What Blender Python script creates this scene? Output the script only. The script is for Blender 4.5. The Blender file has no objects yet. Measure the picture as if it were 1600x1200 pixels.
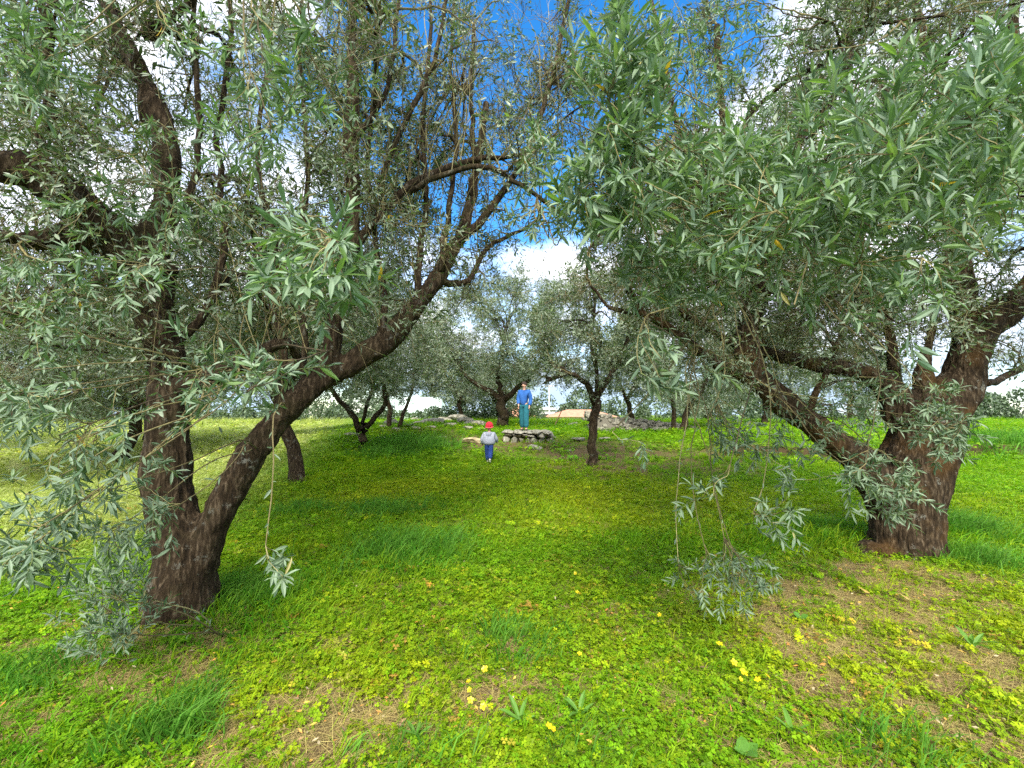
import bpy, math, random
import numpy as np
from mathutils import Vector, Matrix
random.seed(7)
RNG = np.random.default_rng(11)
scene = bpy.context.scene
COL = scene.collection
F = 700.0; HOR = 640.0; PITCH = math.atan((HOR-600)/F); EYE = 1.4

# ------------------------------------------------------------------ camera
cam_d = bpy.data.cameras.new('camera'); cam = bpy.data.objects.new('camera', cam_d); COL.objects.link(cam)
cam_d.sensor_width = 36; cam_d.lens = 36*F/1600; cam_d.clip_start = 0.05; cam_d.clip_end = 3000
cam.location = (0, 0, EYE); cam.rotation_euler = (math.radians(90)+PITCH, 0, 0)
scene.camera = cam
scene.view_settings.view_transform = 'Standard'; scene.view_settings.look = 'None'
scene.view_settings.gamma = 1; scene.view_settings.exposure = 1.93
try: scene.view_settings.use_curve_mapping = False
except Exception: pass
scene.cycles.max_bounces = 6; scene.cycles.diffuse_bounces = 4; scene.cycles.transmission_bounces = 3
scene.cycles.use_adaptive_sampling = True; scene.cycles.adaptive_threshold = 0.02
scene.cycles.use_denoising = False

# ------------------------------------------------------------------ world and sun
SUN_EL, SUN_AZ = math.radians(44), math.radians(184)     # azimuth clockwise from +Y: behind, a little left
w = bpy.data.worlds.new('World'); scene.world = w; w.use_nodes = True
nt = w.node_tree; nt.nodes.clear()
def N(tree, t, **k):
    n = tree.nodes.new(t)
    for a, b in k.items(): setattr(n, a, b)
    return n
def math_n(tree, op, a, b=None, clamp=False):
    n = N(tree, 'ShaderNodeMath', operation=op); n.use_clamp = clamp
    for i, v in enumerate((a, b)):
        if v is None: continue
        if isinstance(v, (int, float)): n.inputs[i].default_value = v
        else: tree.links.new(v, n.inputs[i])
    return n.outputs[0]
L = nt.links.new
sky = N(nt, 'ShaderNodeTexSky', sky_type='NISHITA', sun_disc=False, sun_elevation=SUN_EL, sun_rotation=SUN_AZ)
sky.air_density = 1.0; sky.dust_density = 0.3; sky.ozone_density = 3.0
hsv = N(nt, 'ShaderNodeHueSaturation'); hsv.inputs['Saturation'].default_value = 1.35; hsv.inputs['Value'].default_value = 1.0
L(sky.outputs[0], hsv.inputs['Color'])
bg1 = N(nt, 'ShaderNodeBackground'); bg1.inputs[1].default_value = 0.10; L(hsv.outputs[0], bg1.inputs[0])
tc = N(nt, 'ShaderNodeTexCoord'); gen = tc.outputs['Generated']
mp = N(nt, 'ShaderNodeMapping'); mp.inputs['Scale'].default_value = (1.0, 1.0, 2.2); mp.inputs['Location'].default_value = (0.3, 0.1, 0.2)
L(gen, mp.inputs[0])
cn = N(nt, 'ShaderNodeTexNoise'); cn.inputs['Scale'].default_value = 2.6; cn.inputs['Detail'].default_value = 7; cn.inputs['Roughness'].default_value = 0.58
L(mp.outputs[0], cn.inputs['Vector'])
bd = Vector((0.06, 1, 0.88)).normalized()
dt = N(nt, 'ShaderNodeVectorMath', operation='DOT_PRODUCT'); L(gen, dt.inputs[0]); dt.inputs[1].default_value = bd
mr = N(nt, 'ShaderNodeMapRange', interpolation_type='SMOOTHSTEP'); L(dt.outputs['Value'], mr.inputs[0])
mr.inputs[1].default_value = math.cos(math.radians(25)); mr.inputs[2].default_value = math.cos(math.radians(11))
a = math_n(nt, 'MULTIPLY', math_n(nt, 'SUBTRACT', cn.outputs['Fac'], 0.5), 5.0)
a = math_n(nt, 'ADD', a, 0.95)
cl = math_n(nt, 'SUBTRACT', a, math_n(nt, 'MULTIPLY', mr.outputs[0], 2.4), clamp=True)
sx = N(nt, 'ShaderNodeSeparateXYZ'); L(gen, sx.inputs[0]); hz = N(nt, 'ShaderNodeMapRange', interpolation_type='SMOOTHSTEP'); L(sx.outputs[2], hz.inputs[0])
hz.inputs[1].default_value = .17; hz.inputs[2].default_value = .03; hz.inputs[3].default_value = 0; hz.inputs[4].default_value = .75
cn2 = N(nt, 'ShaderNodeTexNoise'); cn2.inputs['Scale'].default_value = 5.0; cn2.inputs['Detail'].default_value = 5; L(mp.outputs[0], cn2.inputs['Vector'])
cr = N(nt, 'ShaderNodeValToRGB'); L(cn2.outputs['Fac'], cr.inputs[0])
cr.color_ramp.elements[0].position = 0.3; cr.color_ramp.elements[0].color = (0.60, 0.66, 0.86, 1)
cr.color_ramp.elements[1].position = 0.65; cr.color_ramp.elements[1].color = (0.95, 0.96, 1.0, 1)
hm_ = N(nt, 'ShaderNodeMix', data_type='RGBA'); L(hz.outputs[0], hm_.inputs[0]); L(cr.outputs[0], hm_.inputs[6]); hm_.inputs[7].default_value = (.22, .36, .50, 1)
bg2 = N(nt, 'ShaderNodeBackground'); bg2.inputs[1].default_value = 0.60; L(hm_.outputs[2], bg2.inputs[0])
mx = N(nt, 'ShaderNodeMixShader'); L(cl, mx.inputs[0]); L(bg1.outputs[0], mx.inputs[1]); L(bg2.outputs[0], mx.inputs[2])
wo = N(nt, 'ShaderNodeOutputWorld'); L(mx.outputs[0], wo.inputs[0])

sd = bpy.data.lights.new('sun', 'SUN'); sd.energy = 2.3; sd.angle = math.radians(24); sd.color = (1.0, 0.95, 0.86)
sun = bpy.data.objects.new('sun', sd); COL.objects.link(sun)
sdir = Vector((math.sin(SUN_AZ)*math.cos(SUN_EL), math.cos(SUN_AZ)*math.cos(SUN_EL), math.sin(SUN_EL)))
sun.rotation_euler = (-sdir).to_track_quat('-Z', 'Y').to_euler(); sun.location = sdir*50

# ------------------------------------------------------------------ noise (numpy)
def _h(ix, iy, iz, s):
    n = (ix.astype(np.int64)*374761393 + iy.astype(np.int64)*668265263 + iz.astype(np.int64)*2147483647 + s*974634777) & 0xffffffff
    n = ((n ^ (n >> 13))*1274126177) & 0xffffffff
    n = (n ^ (n >> 16)) & 0xffffffff
    return n/4294967295.0
def vnoise(x, y, z=None, s=0):
    x = np.asarray(x, float); y = np.asarray(y, float); z = np.zeros_like(x) if z is None else np.asarray(z, float)
    ix, iy, iz = np.floor(x), np.floor(y), np.floor(z)
    fx, fy, fz = x-ix, y-iy, z-iz
    u, v, t = fx*fx*(3-2*fx), fy*fy*(3-2*fy), fz*fz*(3-2*fz)
    r = 0
    for dx in (0, 1):
        for dy in (0, 1):
            for dz in (0, 1):
                r = r + _h(ix+dx, iy+dy, iz+dz, s)*(u if dx else 1-u)*(v if dy else 1-v)*(t if dz else 1-t)
    return r
def fbm(x, y, z=None, s=0, o=4):
    r = 0; a = 0.5; f = 1; t = 0
    for i in range(o):
        r = r + a*vnoise(np.asarray(x)*f, np.asarray(y)*f, None if z is None else np.asarray(z)*f, s+i); t += a; a *= .5; f *= 2.03
    return r/t
def sstep(a, b, x):
    t = np.clip((x-a)/(b-a), 0, 1); return t*t*(3-2*t)

# ------------------------------------------------------------------ terrain function and pixel helper
def gh(x, y):
    x = np.asarray(x, float); y = np.asarray(y, float)
    h = np.interp(y, [-50, 6, 8.5, 10.5, 12, 14.5, 17.5, 22, 26, 50, 120, 600], [0, 0, .06, .17, .30, .50, .70, .74, .70, -2.0, -3.0, -6])
    h = h + 0.22*sstep(4.8, 6.0, x)*(sstep(11.0, 11.25, y+0.4*np.sin(x*.9)) - sstep(12, 17, y))
    h = h - 0.35*sstep(-5.5, -10, x)*sstep(5, 9, y)*(1-sstep(20, 26, y))
    h = h + 0.05*(fbm(x*.7, y*.7, s=3)-.5)*sstep(0, 4, np.abs(y)) + 0.025*(fbm(x*4, y*4, s=9, o=2)-.5)
    return h
CP, SP = math.cos(PITCH), math.sin(PITCH)
def ray(px, py):
    u = (px-800)/F; v = (600-py)/F
    return np.array([u, CP-SP*v, SP+CP*v])
def W(px, py, d):
    r = ray(px, py); return np.array([0, 0, EYE]) + r*(d/r[1])
def G(px, py):
    r = ray(px, py)
    lo = .5
    ys = np.linspace(.8, 40, 4000)
    P = r[None]*(ys/r[1])[:, None]; P[:, 2] += EYE
    k = np.argmax(P[:, 2] < gh(P[:, 0], P[:, 1]))
    p = P[k]; p[2] = gh(p[0], p[1]); return p

# ------------------------------------------------------------------ mesh helpers
class MB:
    def __init__(s): s.v = []; s.c = []; s.f = []; s.n = 0
    def add(s, v, faces, c):
        """v (n,3); faces list of int arrays (m,k); c (n,3) or (3,)"""
        v = np.asarray(v, float).reshape(-1, 3)
        c = np.broadcast_to(np.asarray(c, float), (len(v), 3))
        s.v.append(v); s.c.append(c)
        for f in faces: s.f.append(np.asarray(f)+s.n)
        s.n += len(v)
    def mesh(s, name, smooth=False):
        v = np.concatenate(s.v); c = np.concatenate(s.c)
        me = bpy.data.meshes.new(name)
        me.vertices.add(len(v)); me.vertices.foreach_set('co', v.astype(np.float32).ravel())
        loops = np.concatenate([f.ravel() for f in s.f]); tot = np.concatenate([np.full(len(f), f.shape[1]) for f in s.f])
        me.loops.add(len(loops)); me.loops.foreach_set('vertex_index', loops.astype(np.int32))
        me.polygons.add(len(tot)); st = np.zeros(len(tot), np.int32); st[1:] = np.cumsum(tot)[:-1]
        me.polygons.foreach_set('loop_start', st)
        me.polygons.foreach_set('use_smooth', np.full(len(tot), smooth))
        at = me.color_attributes.new('Col', 'FLOAT_COLOR', 'POINT')
        at.data.foreach_set('color', np.concatenate([c, np.ones((len(c), 1))], 1).astype(np.float32).ravel())
        me.update(calc_edges=True); me.validate()
        return me
def link(name, me, mat, parent=None, kind=None):
    o = bpy.data.objects.new(name, me); COL.objects.link(o)
    if mat is not None and not me.materials: me.materials.append(mat)
    if parent is not None:
        o.parent = parent; o.matrix_parent_inverse = Matrix.Translation(parent.location).inverted() if False else Matrix.Identity(4)
        o.location = Vector((0, 0, 0)) - parent.location
    if kind: o['kind'] = kind
    return o
def tag(o, label=None, cat=None, group=None, kind=None):
    if label: o['label'] = label
    if cat: o['category'] = cat
    if group: o['group'] = group
    if kind: o['kind'] = kind
    return o
def empty(name, loc, label, cat, group=None):
    o = bpy.data.objects.new(name, None); COL.objects.link(o); o.location = loc; o.empty_display_size = .1
    return tag(o, label, cat, group)
def unit(v): return v/np.maximum(np.linalg.norm(v, axis=-1, keepdims=True), 1e-9)

def tubes(mb, P, R, S, col, cap=False):
    """P (N,K,3) R (N,K)"""
    n, k, _ = P.shape
    T = unit(np.gradient(P, axis=1))
    ref = np.where(np.abs(T[..., 2:3]) > .9, np.array([1., 0, 0]), np.array([0, 0, 1.]))
    # keep one reference per tube so that rings do not twist
    ref = np.broadcast_to(np.where(np.abs(T.mean(1)[:, None, 2:3]) > .75, np.array([1., 0, 0]), np.array([0, 0, 1.])), T.shape)
    A = unit(np.cross(T, ref)); B = np.cross(T, A)
    th = np.linspace(0, 2*math.pi, S, endpoint=False)
    V = P[:, :, None, :] + R[:, :, None, None]*(A[:, :, None, :]*np.cos(th)[None, None, :, None] + B[:, :, None, :]*np.sin(th)[None, None, :, None])
    idx = np.arange(n*k*S).reshape(n, k, S)
    a = idx[:, :-1, :]; b = idx[:, 1:, :]
    f = np.stack([a, np.roll(a, -1, 2), np.roll(b, -1, 2), b], -1).reshape(-1, 4)
    fs = [f]
    if cap: fs += [idx[:, 0, ::-1].reshape(n, S), idx[:, -1, :].reshape(n, S)]
    c = np.asarray(col, float)
    if c.ndim == 2: c = np.repeat(c, k*S, 0)
    mb.add(V.reshape(-1, 3), fs, c)
def resample(pts, n):
    pts = np.asarray(pts, float)   # (m,4) xyz r ; Catmull-Rom
    m = len(pts); q = np.concatenate([[2*pts[0]-pts[1]], pts, [2*pts[-1]-pts[-2]]])
    t = np.linspace(0, m-1-1e-6, n); i = t.astype(int); f = (t-i)[:, None]
    p0, p1, p2, p3 = q[i], q[i+1], q[i+2], q[i+3]
    r = .5*((2*p1)+(-p0+p2)*f+(2*p0-5*p1+4*p2-p3)*f**2+(-p0+3*p1-3*p2+p3)*f**3)
    r[:, 3] = np.maximum(r[:, 3], pts[:, 3].min()*.8)
    return r

# leaf templates: (along, side, up)
LEAF_NEAR = (np.array([(0, 0, 0), (.22, -.5, .03), (.22, 0, 0), (.22, .5, .03), (.5, -.72, .02), (.5, 0, -.02), (.5, .72, .02), (.78, -.5, -.02), (.78, 0, -.06), (.78, .5, -.02), (1, 0, -.13)]),
             [np.array([(1, 4, 5, 2), (2, 5, 6, 3), (4, 7, 8, 5), (5, 8, 9, 6)]), np.array([(0, 1, 2), (0, 2, 3), (7, 10, 8), (8, 10, 9)])])
LEAF_MID = (np.array([(0, 0, 0), (.35, -.62, .03), (.72, -.48, -.01), (1, 0, -.08), (.72, .48, -.01), (.35, .62, .03)]),
            [np.array([(0, 1, 2, 3), (0, 3, 4, 5)])])
LEAF_FAR = (np.array([(0, 0, 0), (.5, -.6, .04), (1, 0, 0), (.5, .6, .04)]), [np.array([(0, 1, 2, 3)])])
def leaves(mb, P, D, U, Ln, Wd, C, tpl):
    D = unit(D); S = unit(np.cross(D, U)); U = np.cross(S, D)
    tv, tf = tpl; k = len(tv)
    V = P[:, None] + tv[None, :, 0:1]*Ln[:, None, None]*D[:, None] + tv[None, :, 1:2]*Wd[:, None, None]*S[:, None] + tv[None, :, 2:3]*Ln[:, None, None]*U[:, None]
    off = np.arange(len(P))[:, None, None]*k
    mb.add(V.reshape(-1, 3), [(f[None]+off).reshape(-1, f.shape[1]) for f in tf], np.repeat(C, k, 0))


def frame_euler(D, U):
    X = unit(D); Y = unit(np.cross(U, X)); Z = np.cross(X, Y)
    return np.stack([np.arctan2(Y[:, 2], Z[:, 2]), np.arcsin(np.clip(-X[:, 2], -1, 1)), np.arctan2(X[:, 1], X[:, 0])], 1)
_TREES = {}
def scatter_tree(k):
    """geometry nodes: the object's own mesh holds k small template pieces and the loose points they are set on"""
    if k in _TREES: return _TREES[k]
    t = bpy.data.node_groups.new('set_pieces_%d' % k, 'GeometryNodeTree'); l = t.links.new
    t.interface.new_socket('Geometry', in_out='INPUT', socket_type='NodeSocketGeometry'); t.interface.new_socket('Geometry', in_out='OUTPUT', socket_type='NodeSocketGeometry')
    gi = t.nodes.new('NodeGroupInput'); go = t.nodes.new('NodeGroupOutput')
    def na(name, ty):
        n = t.nodes.new('GeometryNodeInputNamedAttribute'); n.data_type = ty; n.inputs['Name'].default_value = name; return n.outputs[0]
    tid = na('tid', 'INT')
    def cmp(v):
        c = t.nodes.new('FunctionNodeCompare'); c.data_type = 'INT'; c.operation = 'EQUAL'
        ins = [i for i in c.inputs if i.type == 'INT']; l(tid, ins[0]); ins[1].default_value = v; return c.outputs[0]
    join = t.nodes.new('GeometryNodeJoinGeometry')
    for i in range(k):
        s_ = t.nodes.new('GeometryNodeSeparateGeometry'); s_.domain = 'POINT'; l(gi.outputs[0], s_.inputs[0]); l(cmp(i), s_.inputs[1])
        g = t.nodes.new('GeometryNodeGeometryToInstance'); l(s_.outputs[0], g.inputs[0]); l(g.outputs[0], join.inputs[0])
    sp = t.nodes.new('GeometryNodeSeparateGeometry'); sp.domain = 'POINT'; l(gi.outputs[0], sp.inputs[0]); l(cmp(-1), sp.inputs[1])
    ip = t.nodes.new('GeometryNodeInstanceOnPoints'); l(sp.outputs[0], ip.inputs['Points']); l(join.outputs[0], ip.inputs['Instance']); ip.inputs['Pick Instance'].default_value = True
    l(na('pick', 'INT'), ip.inputs['Instance Index'])
    er = t.nodes.new('FunctionNodeEulerToRotation'); l(na('rot', 'FLOAT_VECTOR'), er.inputs[0]); l(er.outputs[0], ip.inputs['Rotation']); l(na('scl', 'FLOAT'), ip.inputs['Scale'])
    l(ip.outputs[0], go.inputs[0]); _TREES[k] = t; return t
def scatter_obj(name, tpls, P, D, U, scl, tint, pick, mat, parent=None, kind='stuff'):
    mb = MB(); tid = []
    for i, tb in enumerate(tpls):
        off = mb.n
        mb.v += tb.v; mb.c += tb.c; mb.f += [f+off for f in tb.f]; mb.n += tb.n; tid.append(np.full(tb.n, i))
    nt_ = mb.n; n = len(P); mb.v.append(np.asarray(P)); mb.c.append(np.ones((n, 3))); mb.n += n
    v = np.concatenate(mb.v); c = np.concatenate(mb.c); me = bpy.data.meshes.new(name)
    me.vertices.add(len(v)); me.vertices.foreach_set('co', v.astype(np.float32).ravel())
    loops = np.concatenate([f.ravel() for f in mb.f]); tot = np.concatenate([np.full(len(f), f.shape[1]) for f in mb.f])
    me.loops.add(len(loops)); me.loops.foreach_set('vertex_index', loops.astype(np.int32)); me.polygons.add(len(tot)); st = np.zeros(len(tot), np.int32); st[1:] = np.cumsum(tot)[:-1]
    me.polygons.foreach_set('loop_start', st)
    def at(nm, ty, key, arr): me.attributes.new(nm, ty, 'POINT').data.foreach_set(key, arr)
    pad = lambda a, w_: np.concatenate([np.zeros((nt_, w_)), np.asarray(a, float).reshape(n, w_)]).astype(np.float32).ravel()
    at('Col', 'FLOAT_COLOR', 'color', np.concatenate([c, np.ones((len(c), 1))], 1).astype(np.float32).ravel())
    at('tid', 'INT', 'value', np.concatenate(tid+[np.full(n, -1)]).astype(np.int32)); at('pick', 'INT', 'value', np.concatenate([np.zeros(nt_), pick]).astype(np.int32))
    at('rot', 'FLOAT_VECTOR', 'vector', pad(frame_euler(D, U), 3)); at('scl', 'FLOAT', 'value', pad(scl, 1)); at('tint', 'FLOAT_VECTOR', 'vector', pad(tint, 3))
    me.update(calc_edges=True)
    o = link(name, me, mat, parent, kind); m = o.modifiers.new('set', 'NODES'); m.node_group = scatter_tree(len(tpls)); return o

# ------------------------------------------------------------------ materials
def mat_new(name):
    m = bpy.data.materials.new(name); m.use_nodes = True; t = m.node_tree; t.nodes.clear()
    return m, t
def attr(t): return N(t, 'ShaderNodeAttribute', attribute_name='Col').outputs['Color']
def tinted(t, inst):
    a = attr(t)
    if inst:
        b = N(t, 'ShaderNodeAttribute', attribute_name='tint', attribute_type='INSTANCER')
        q = N(t, 'ShaderNodeMix', data_type='RGBA', blend_type='MULTIPLY'); q.inputs[0].default_value = 1; t.links.new(a, q.inputs[6]); t.links.new(b.outputs['Color'], q.inputs[7]); a = q.outputs[2]
    return a
def mat_leaf(name, under=(0.30, 0.36, 0.25), underfac=.6, trans=.28, rough=.42, spec=.5, inst=False):
    m, t = mat_new(name); l = t.links.new
    a = tinted(t, inst)
    geo = N(t, 'ShaderNodeNewGeometry')
    mixc = N(t, 'ShaderNodeMix', data_type='RGBA')
    fac = math_n(t, 'MULTIPLY', geo.outputs['Backfacing'], underfac); l(fac, mixc.inputs[0]); l(a, mixc.inputs[6]); mixc.inputs[7].default_value = (*under, 1)
    no = N(t, 'ShaderNodeTexNoise'); no.inputs['Scale'].default_value = 60; tcx = N(t, 'ShaderNodeTexCoord'); l(tcx.outputs['Object'], no.inputs['Vector'])
    mul = N(t, 'ShaderNodeMix', data_type='RGBA', blend_type='MULTIPLY'); mul.inputs[0].default_value = .5
    rr = N(t, 'ShaderNodeMapRange'); l(no.outputs['Fac'], rr.inputs[0]); rr.inputs[3].default_value = .6; rr.inputs[4].default_value = 1.4
    l(mixc.outputs[2], mul.inputs[6]); l(rr.outputs[0], mul.inputs[7])
    p = N(t, 'ShaderNodeBsdfPrincipled'); l(mul.outputs[2], p.inputs['Base Color']); p.inputs['Roughness'].default_value = rough
    p.inputs['Specular IOR Level'].default_value = spec
    tr = N(t, 'ShaderNodeBsdfTranslucent'); tcol = N(t, 'ShaderNodeMix', data_type='RGBA', blend_type='MULTIPLY'); tcol.inputs[0].default_value = 1
    l(a, tcol.inputs[6]); tcol.inputs[7].default_value = (1.3, 1.5, .6, 1); l(tcol.outputs[2], tr.inputs[0])
    mxs = N(t, 'ShaderNodeMixShader'); mxs.inputs[0].default_value = trans; l(p.outputs[0], mxs.inputs[1]); l(tr.outputs[0], mxs.inputs[2])
    o = N(t, 'ShaderNodeOutputMaterial'); l(mxs.outputs[0], o.inputs[0]); return m
def mat_attr(name, rough=.8, bump=0, bscale=40, spec=.3, vary=.3):
    m, t = mat_new(name); l = t.links.new
    p = N(t, 'ShaderNodeBsdfPrincipled'); p.inputs['Roughness'].default_value = rough; p.inputs['Specular IOR Level'].default_value = spec
    tcx = N(t, 'ShaderNodeTexCoord'); no = N(t, 'ShaderNodeTexNoise'); no.inputs['Scale'].default_value = bscale; no.inputs['Detail'].default_value = 6
    l(tcx.outputs['Object'], no.inputs['Vector'])
    rr = N(t, 'ShaderNodeMapRange'); l(no.outputs['Fac'], rr.inputs[0]); rr.inputs[1].default_value = .3; rr.inputs[2].default_value = .7; rr.inputs[3].default_value = 1-vary; rr.inputs[4].default_value = 1+vary
    mul = N(t, 'ShaderNodeMix', data_type='RGBA', blend_type='MULTIPLY'); mul.inputs[0].default_value = 1; l(attr(t), mul.inputs[6]); l(rr.outputs[0], mul.inputs[7])
    l(mul.outputs[2], p.inputs['Base Color'])
    if bump:
        b = N(t, 'ShaderNodeBump'); b.inputs['Strength'].default_value = bump; b.inputs['Distance'].default_value = .02; l(no.outputs['Fac'], b.inputs['Height']); l(b.outputs[0], p.inputs['Normal'])
    o = N(t, 'ShaderNodeOutputMaterial'); l(p.outputs[0], o.inputs[0]); return m
def mat_bark(name, lichen=.5, moss=None):
    m, t = mat_new(name); l = t.links.new
    tcx = N(t, 'ShaderNodeTexCoord'); ob = tcx.outputs['Object']
    mp = N(t, 'ShaderNodeMapping'); mp.inputs['Scale'].default_value = (1, 1, .22); l(ob, mp.inputs[0])
    n1 = N(t, 'ShaderNodeTexNoise'); n1.inputs['Scale'].default_value = 42; n1.inputs['Detail'].default_value = 9; n1.inputs['Roughness'].default_value = .65; l(mp.outputs[0], n1.inputs['Vector'])
    r1 = N(t, 'ShaderNodeValToRGB'); l(n1.outputs['Fac'], r1.inputs[0])
    e = r1.color_ramp.elements; e[0].position = .32; e[0].color = (.009, .006, .003, 1); e[1].position = .72; e[1].color = (.15, .112, .070, 1)
    x = e.new(.52); x.color = (.038, .025, .013, 1)
    n2 = N(t, 'ShaderNodeTexNoise'); n2.inputs['Scale'].default_value = 9; n2.inputs['Detail'].default_value = 10; n2.inputs['Roughness'].default_value = .75; l(ob, n2.inputs['Vector'])
    r2 = N(t, 'ShaderNodeMapRange'); l(n2.outputs['Fac'], r2.inputs[0]); r2.inputs[1].default_value = .585; r2.inputs[2].default_value = .63; r2.inputs[4].default_value = lichen
    c1 = N(t, 'ShaderNodeMix', data_type='RGBA'); l(r2.outputs[0], c1.inputs[0]); l(r1.outputs[0], c1.inputs[6]); c1.inputs[7].default_value = (.22, .22, .18, 1)
    out = c1.outputs[2]
    n3 = N(t, 'ShaderNodeTexNoise'); n3.inputs['Scale'].default_value = 3.2; n3.inputs['Detail'].default_value = 6; l(ob, n3.inputs['Vector'])
    r3 = N(t, 'ShaderNodeMapRange'); l(n3.outputs['Fac'], r3.inputs[0]); r3.inputs[1].default_value = .52; r3.inputs[2].default_value = .66; r3.inputs[4].default_value = .4
    c2 = N(t, 'ShaderNodeMix', data_type='RGBA'); l(r3.outputs[0], c2.inputs[0]); l(out, c2.inputs[6]); c2.inputs[7].default_value = (.045, .042, .014, 1) if moss is None else (*moss, 1)
    p = N(t, 'ShaderNodeBsdfPrincipled'); l(c2.outputs[2], p.inputs['Base Color']); p.inputs['Roughness'].default_value = .9; p.inputs['Specular IOR Level'].default_value = .15
    b = N(t, 'ShaderNodeBump'); b.inputs['Strength'].default_value = 1.0; b.inputs['Distance'].default_value = .035; l(n1.outputs['Fac'], b.inputs['Height']); l(b.outputs[0], p.inputs['Normal'])
    o = N(t, 'ShaderNodeOutputMaterial'); l(p.outputs[0], o.inputs[0]); return m
def mat_flat(name, col, rough=.8, col2=None, scale=8, bump=0, spec=.3):
    m, t = mat_new(name); l = t.links.new
    col2 = col2 or tuple(c*.7 for c in col)
    tcx = N(t, 'ShaderNodeTexCoord'); no = N(t, 'ShaderNodeTexNoise'); no.inputs['Scale'].default_value = scale; no.inputs['Detail'].default_value = 6; l(tcx.outputs['Object'], no.inputs['Vector'])
    r = N(t, 'ShaderNodeValToRGB'); l(no.outputs['Fac'], r.inputs[0]); r.color_ramp.elements[0].position = .35; r.color_ramp.elements[0].color = (*col2, 1); r.color_ramp.elements[1].position = .65; r.color_ramp.elements[1].color = (*col, 1)
    p = N(t, 'ShaderNodeBsdfPrincipled'); l(r.outputs[0], p.inputs['Base Color']); p.inputs['Roughness'].default_value = rough; p.inputs['Specular IOR Level'].default_value = spec
    if bump:
        b = N(t, 'ShaderNodeBump'); b.inputs['Strength'].default_value = bump; b.inputs['Distance'].default_value = .03; l(no.outputs['Fac'], b.inputs['Height']); l(b.outputs[0], p.inputs['Normal'])
    o = N(t, 'ShaderNodeOutputMaterial'); l(p.outputs[0], o.inputs[0]); return m
M_LEAF = mat_leaf('olive_leaf', under=(.24, .32, .20), rough=.5, spec=.35); M_GREEN = mat_leaf('ground_green', under=(.2, .3, .05), underfac=.15, trans=.35, rough=.5, spec=.3)
M_LEAF_I = mat_leaf('olive_shoot', inst=True); M_GREEN_I = mat_leaf('ground_green_pieces', under=(.2, .3, .02), underfac=.08, trans=.38, rough=.55, spec=.14, inst=True)
M_TWIG = mat_attr('twig_bark', .8, 0, 30, .2, .35); M_BARK = mat_bark('bark'); M_BARK2 = mat_bark('bark_mossy', .7, (.11, .055, .012))
M_GROUND = mat_attr('soil_and_moss', .95, .8, 45, .1, .35); M_DRY = mat_attr('dry_stems', .7, 0, 20, .3, .2)
M_PETAL = mat_leaf('petal', under=(.6, .5, .02), underfac=.3, trans=.3)
M_STONE = mat_flat('limestone', (.34, .32, .25), .9, (.09, .085, .055), 7, .8)

# ------------------------------------------------------------------ ground colour zones (soil, straw, green)
def blob(x, y, cx, cy, rx, ry): return np.exp(-(((x-cx)/rx)**2+((y-cy)/ry)**2))
def zone(x, y):
    """returns bare (0..1: straw and soil show), deep (deep green), yel (yellowing)"""
    n = fbm(x*1.1, y*1.1, s=21); n2 = fbm(x*5.5, y*5.5, s=31)
    bare = .62*blob(x, y, -1.05, 2.1, .75, .45)+.85*blob(x, y, 2.0, 2.5, .9, .6)+.6*blob(x, y, 2.4, 1.9, .7, .5)+.45*blob(x, y, 2.8, 2.9, 1.2, .8)+.6*blob(x, y, .75, 3.05, .35, .22)+.8*blob(x, y, 2.6, 3.35, .8, .35)
    bare = bare+.5*blob(x, y, 0.0, 2.2, .35, .3)+1.35*blob(x, y, 3.0, 10.6, 2.8, 1.7)+.9*blob(x, y, 1.2, 13.0, 3, 1.2)+.9*blob(x, y, -1.6, 14, 1.4, 1.2)+.7*blob(x, y, -3.5, 16.5, 2, 1)+1.2*blob(x, y, -2.05, 2.75, .65, .35)+1.0*blob(x, y, 3.5, 3.95, .9, .35)
    bare = bare*np.clip(-.35+2.6*n2, 0, 2)+(n-.50)*1.5*sstep(7, 3.5, y)+(n2-.52)*1.3*sstep(6, 3, y)
    deep = 1.1*blob(x, y, -.95, 4.3, .75, .7)+.9*blob(x, y, -1.8, 3.0, .5, .6)+blob(x, y, 2.9, 4.9, .9, .7)+.9*blob(x, y, -2.6, 13, 1.3, 1.0)+.6*blob(x, y, 5.6, 4.3, 1.2, 1)+.25*blob(x, y, -.2, 6.2, 1.0, .6)+.6*blob(x, y, -2.2, 1.8, .5, .4)
    deep = deep+(fbm(x*.8, y*.8, s=41)-.56)*1.1
    yel = .9*sstep(-3.4, -5.0, x+.25*(y-5))*sstep(3, 5, y)+.7*blob(x, y, .5, 7.5, 4.5, 2.5)+.8*blob(x, y, 2.2, 2.8, 1.6, 1.0)+.35*blob(x, y, -1.0, 2.2, .9, .6)+(fbm(x*.9, y*.9, s=51)-.45)*1.2
    return np.clip(bare, 0, 1), np.clip(deep, 0, 1), np.clip(yel, 0, 1)
def mixc(a, b, t): return np.asarray(a)*(1-t[:, None])+np.asarray(b)*t[:, None]
GREEN = (.135, .29, .006); DEEP = (.035, .175, .008); YELG = (.30, .36, .010); SOIL = (.125, .088, .040); STRAW = (.36, .27, .12)

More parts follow.
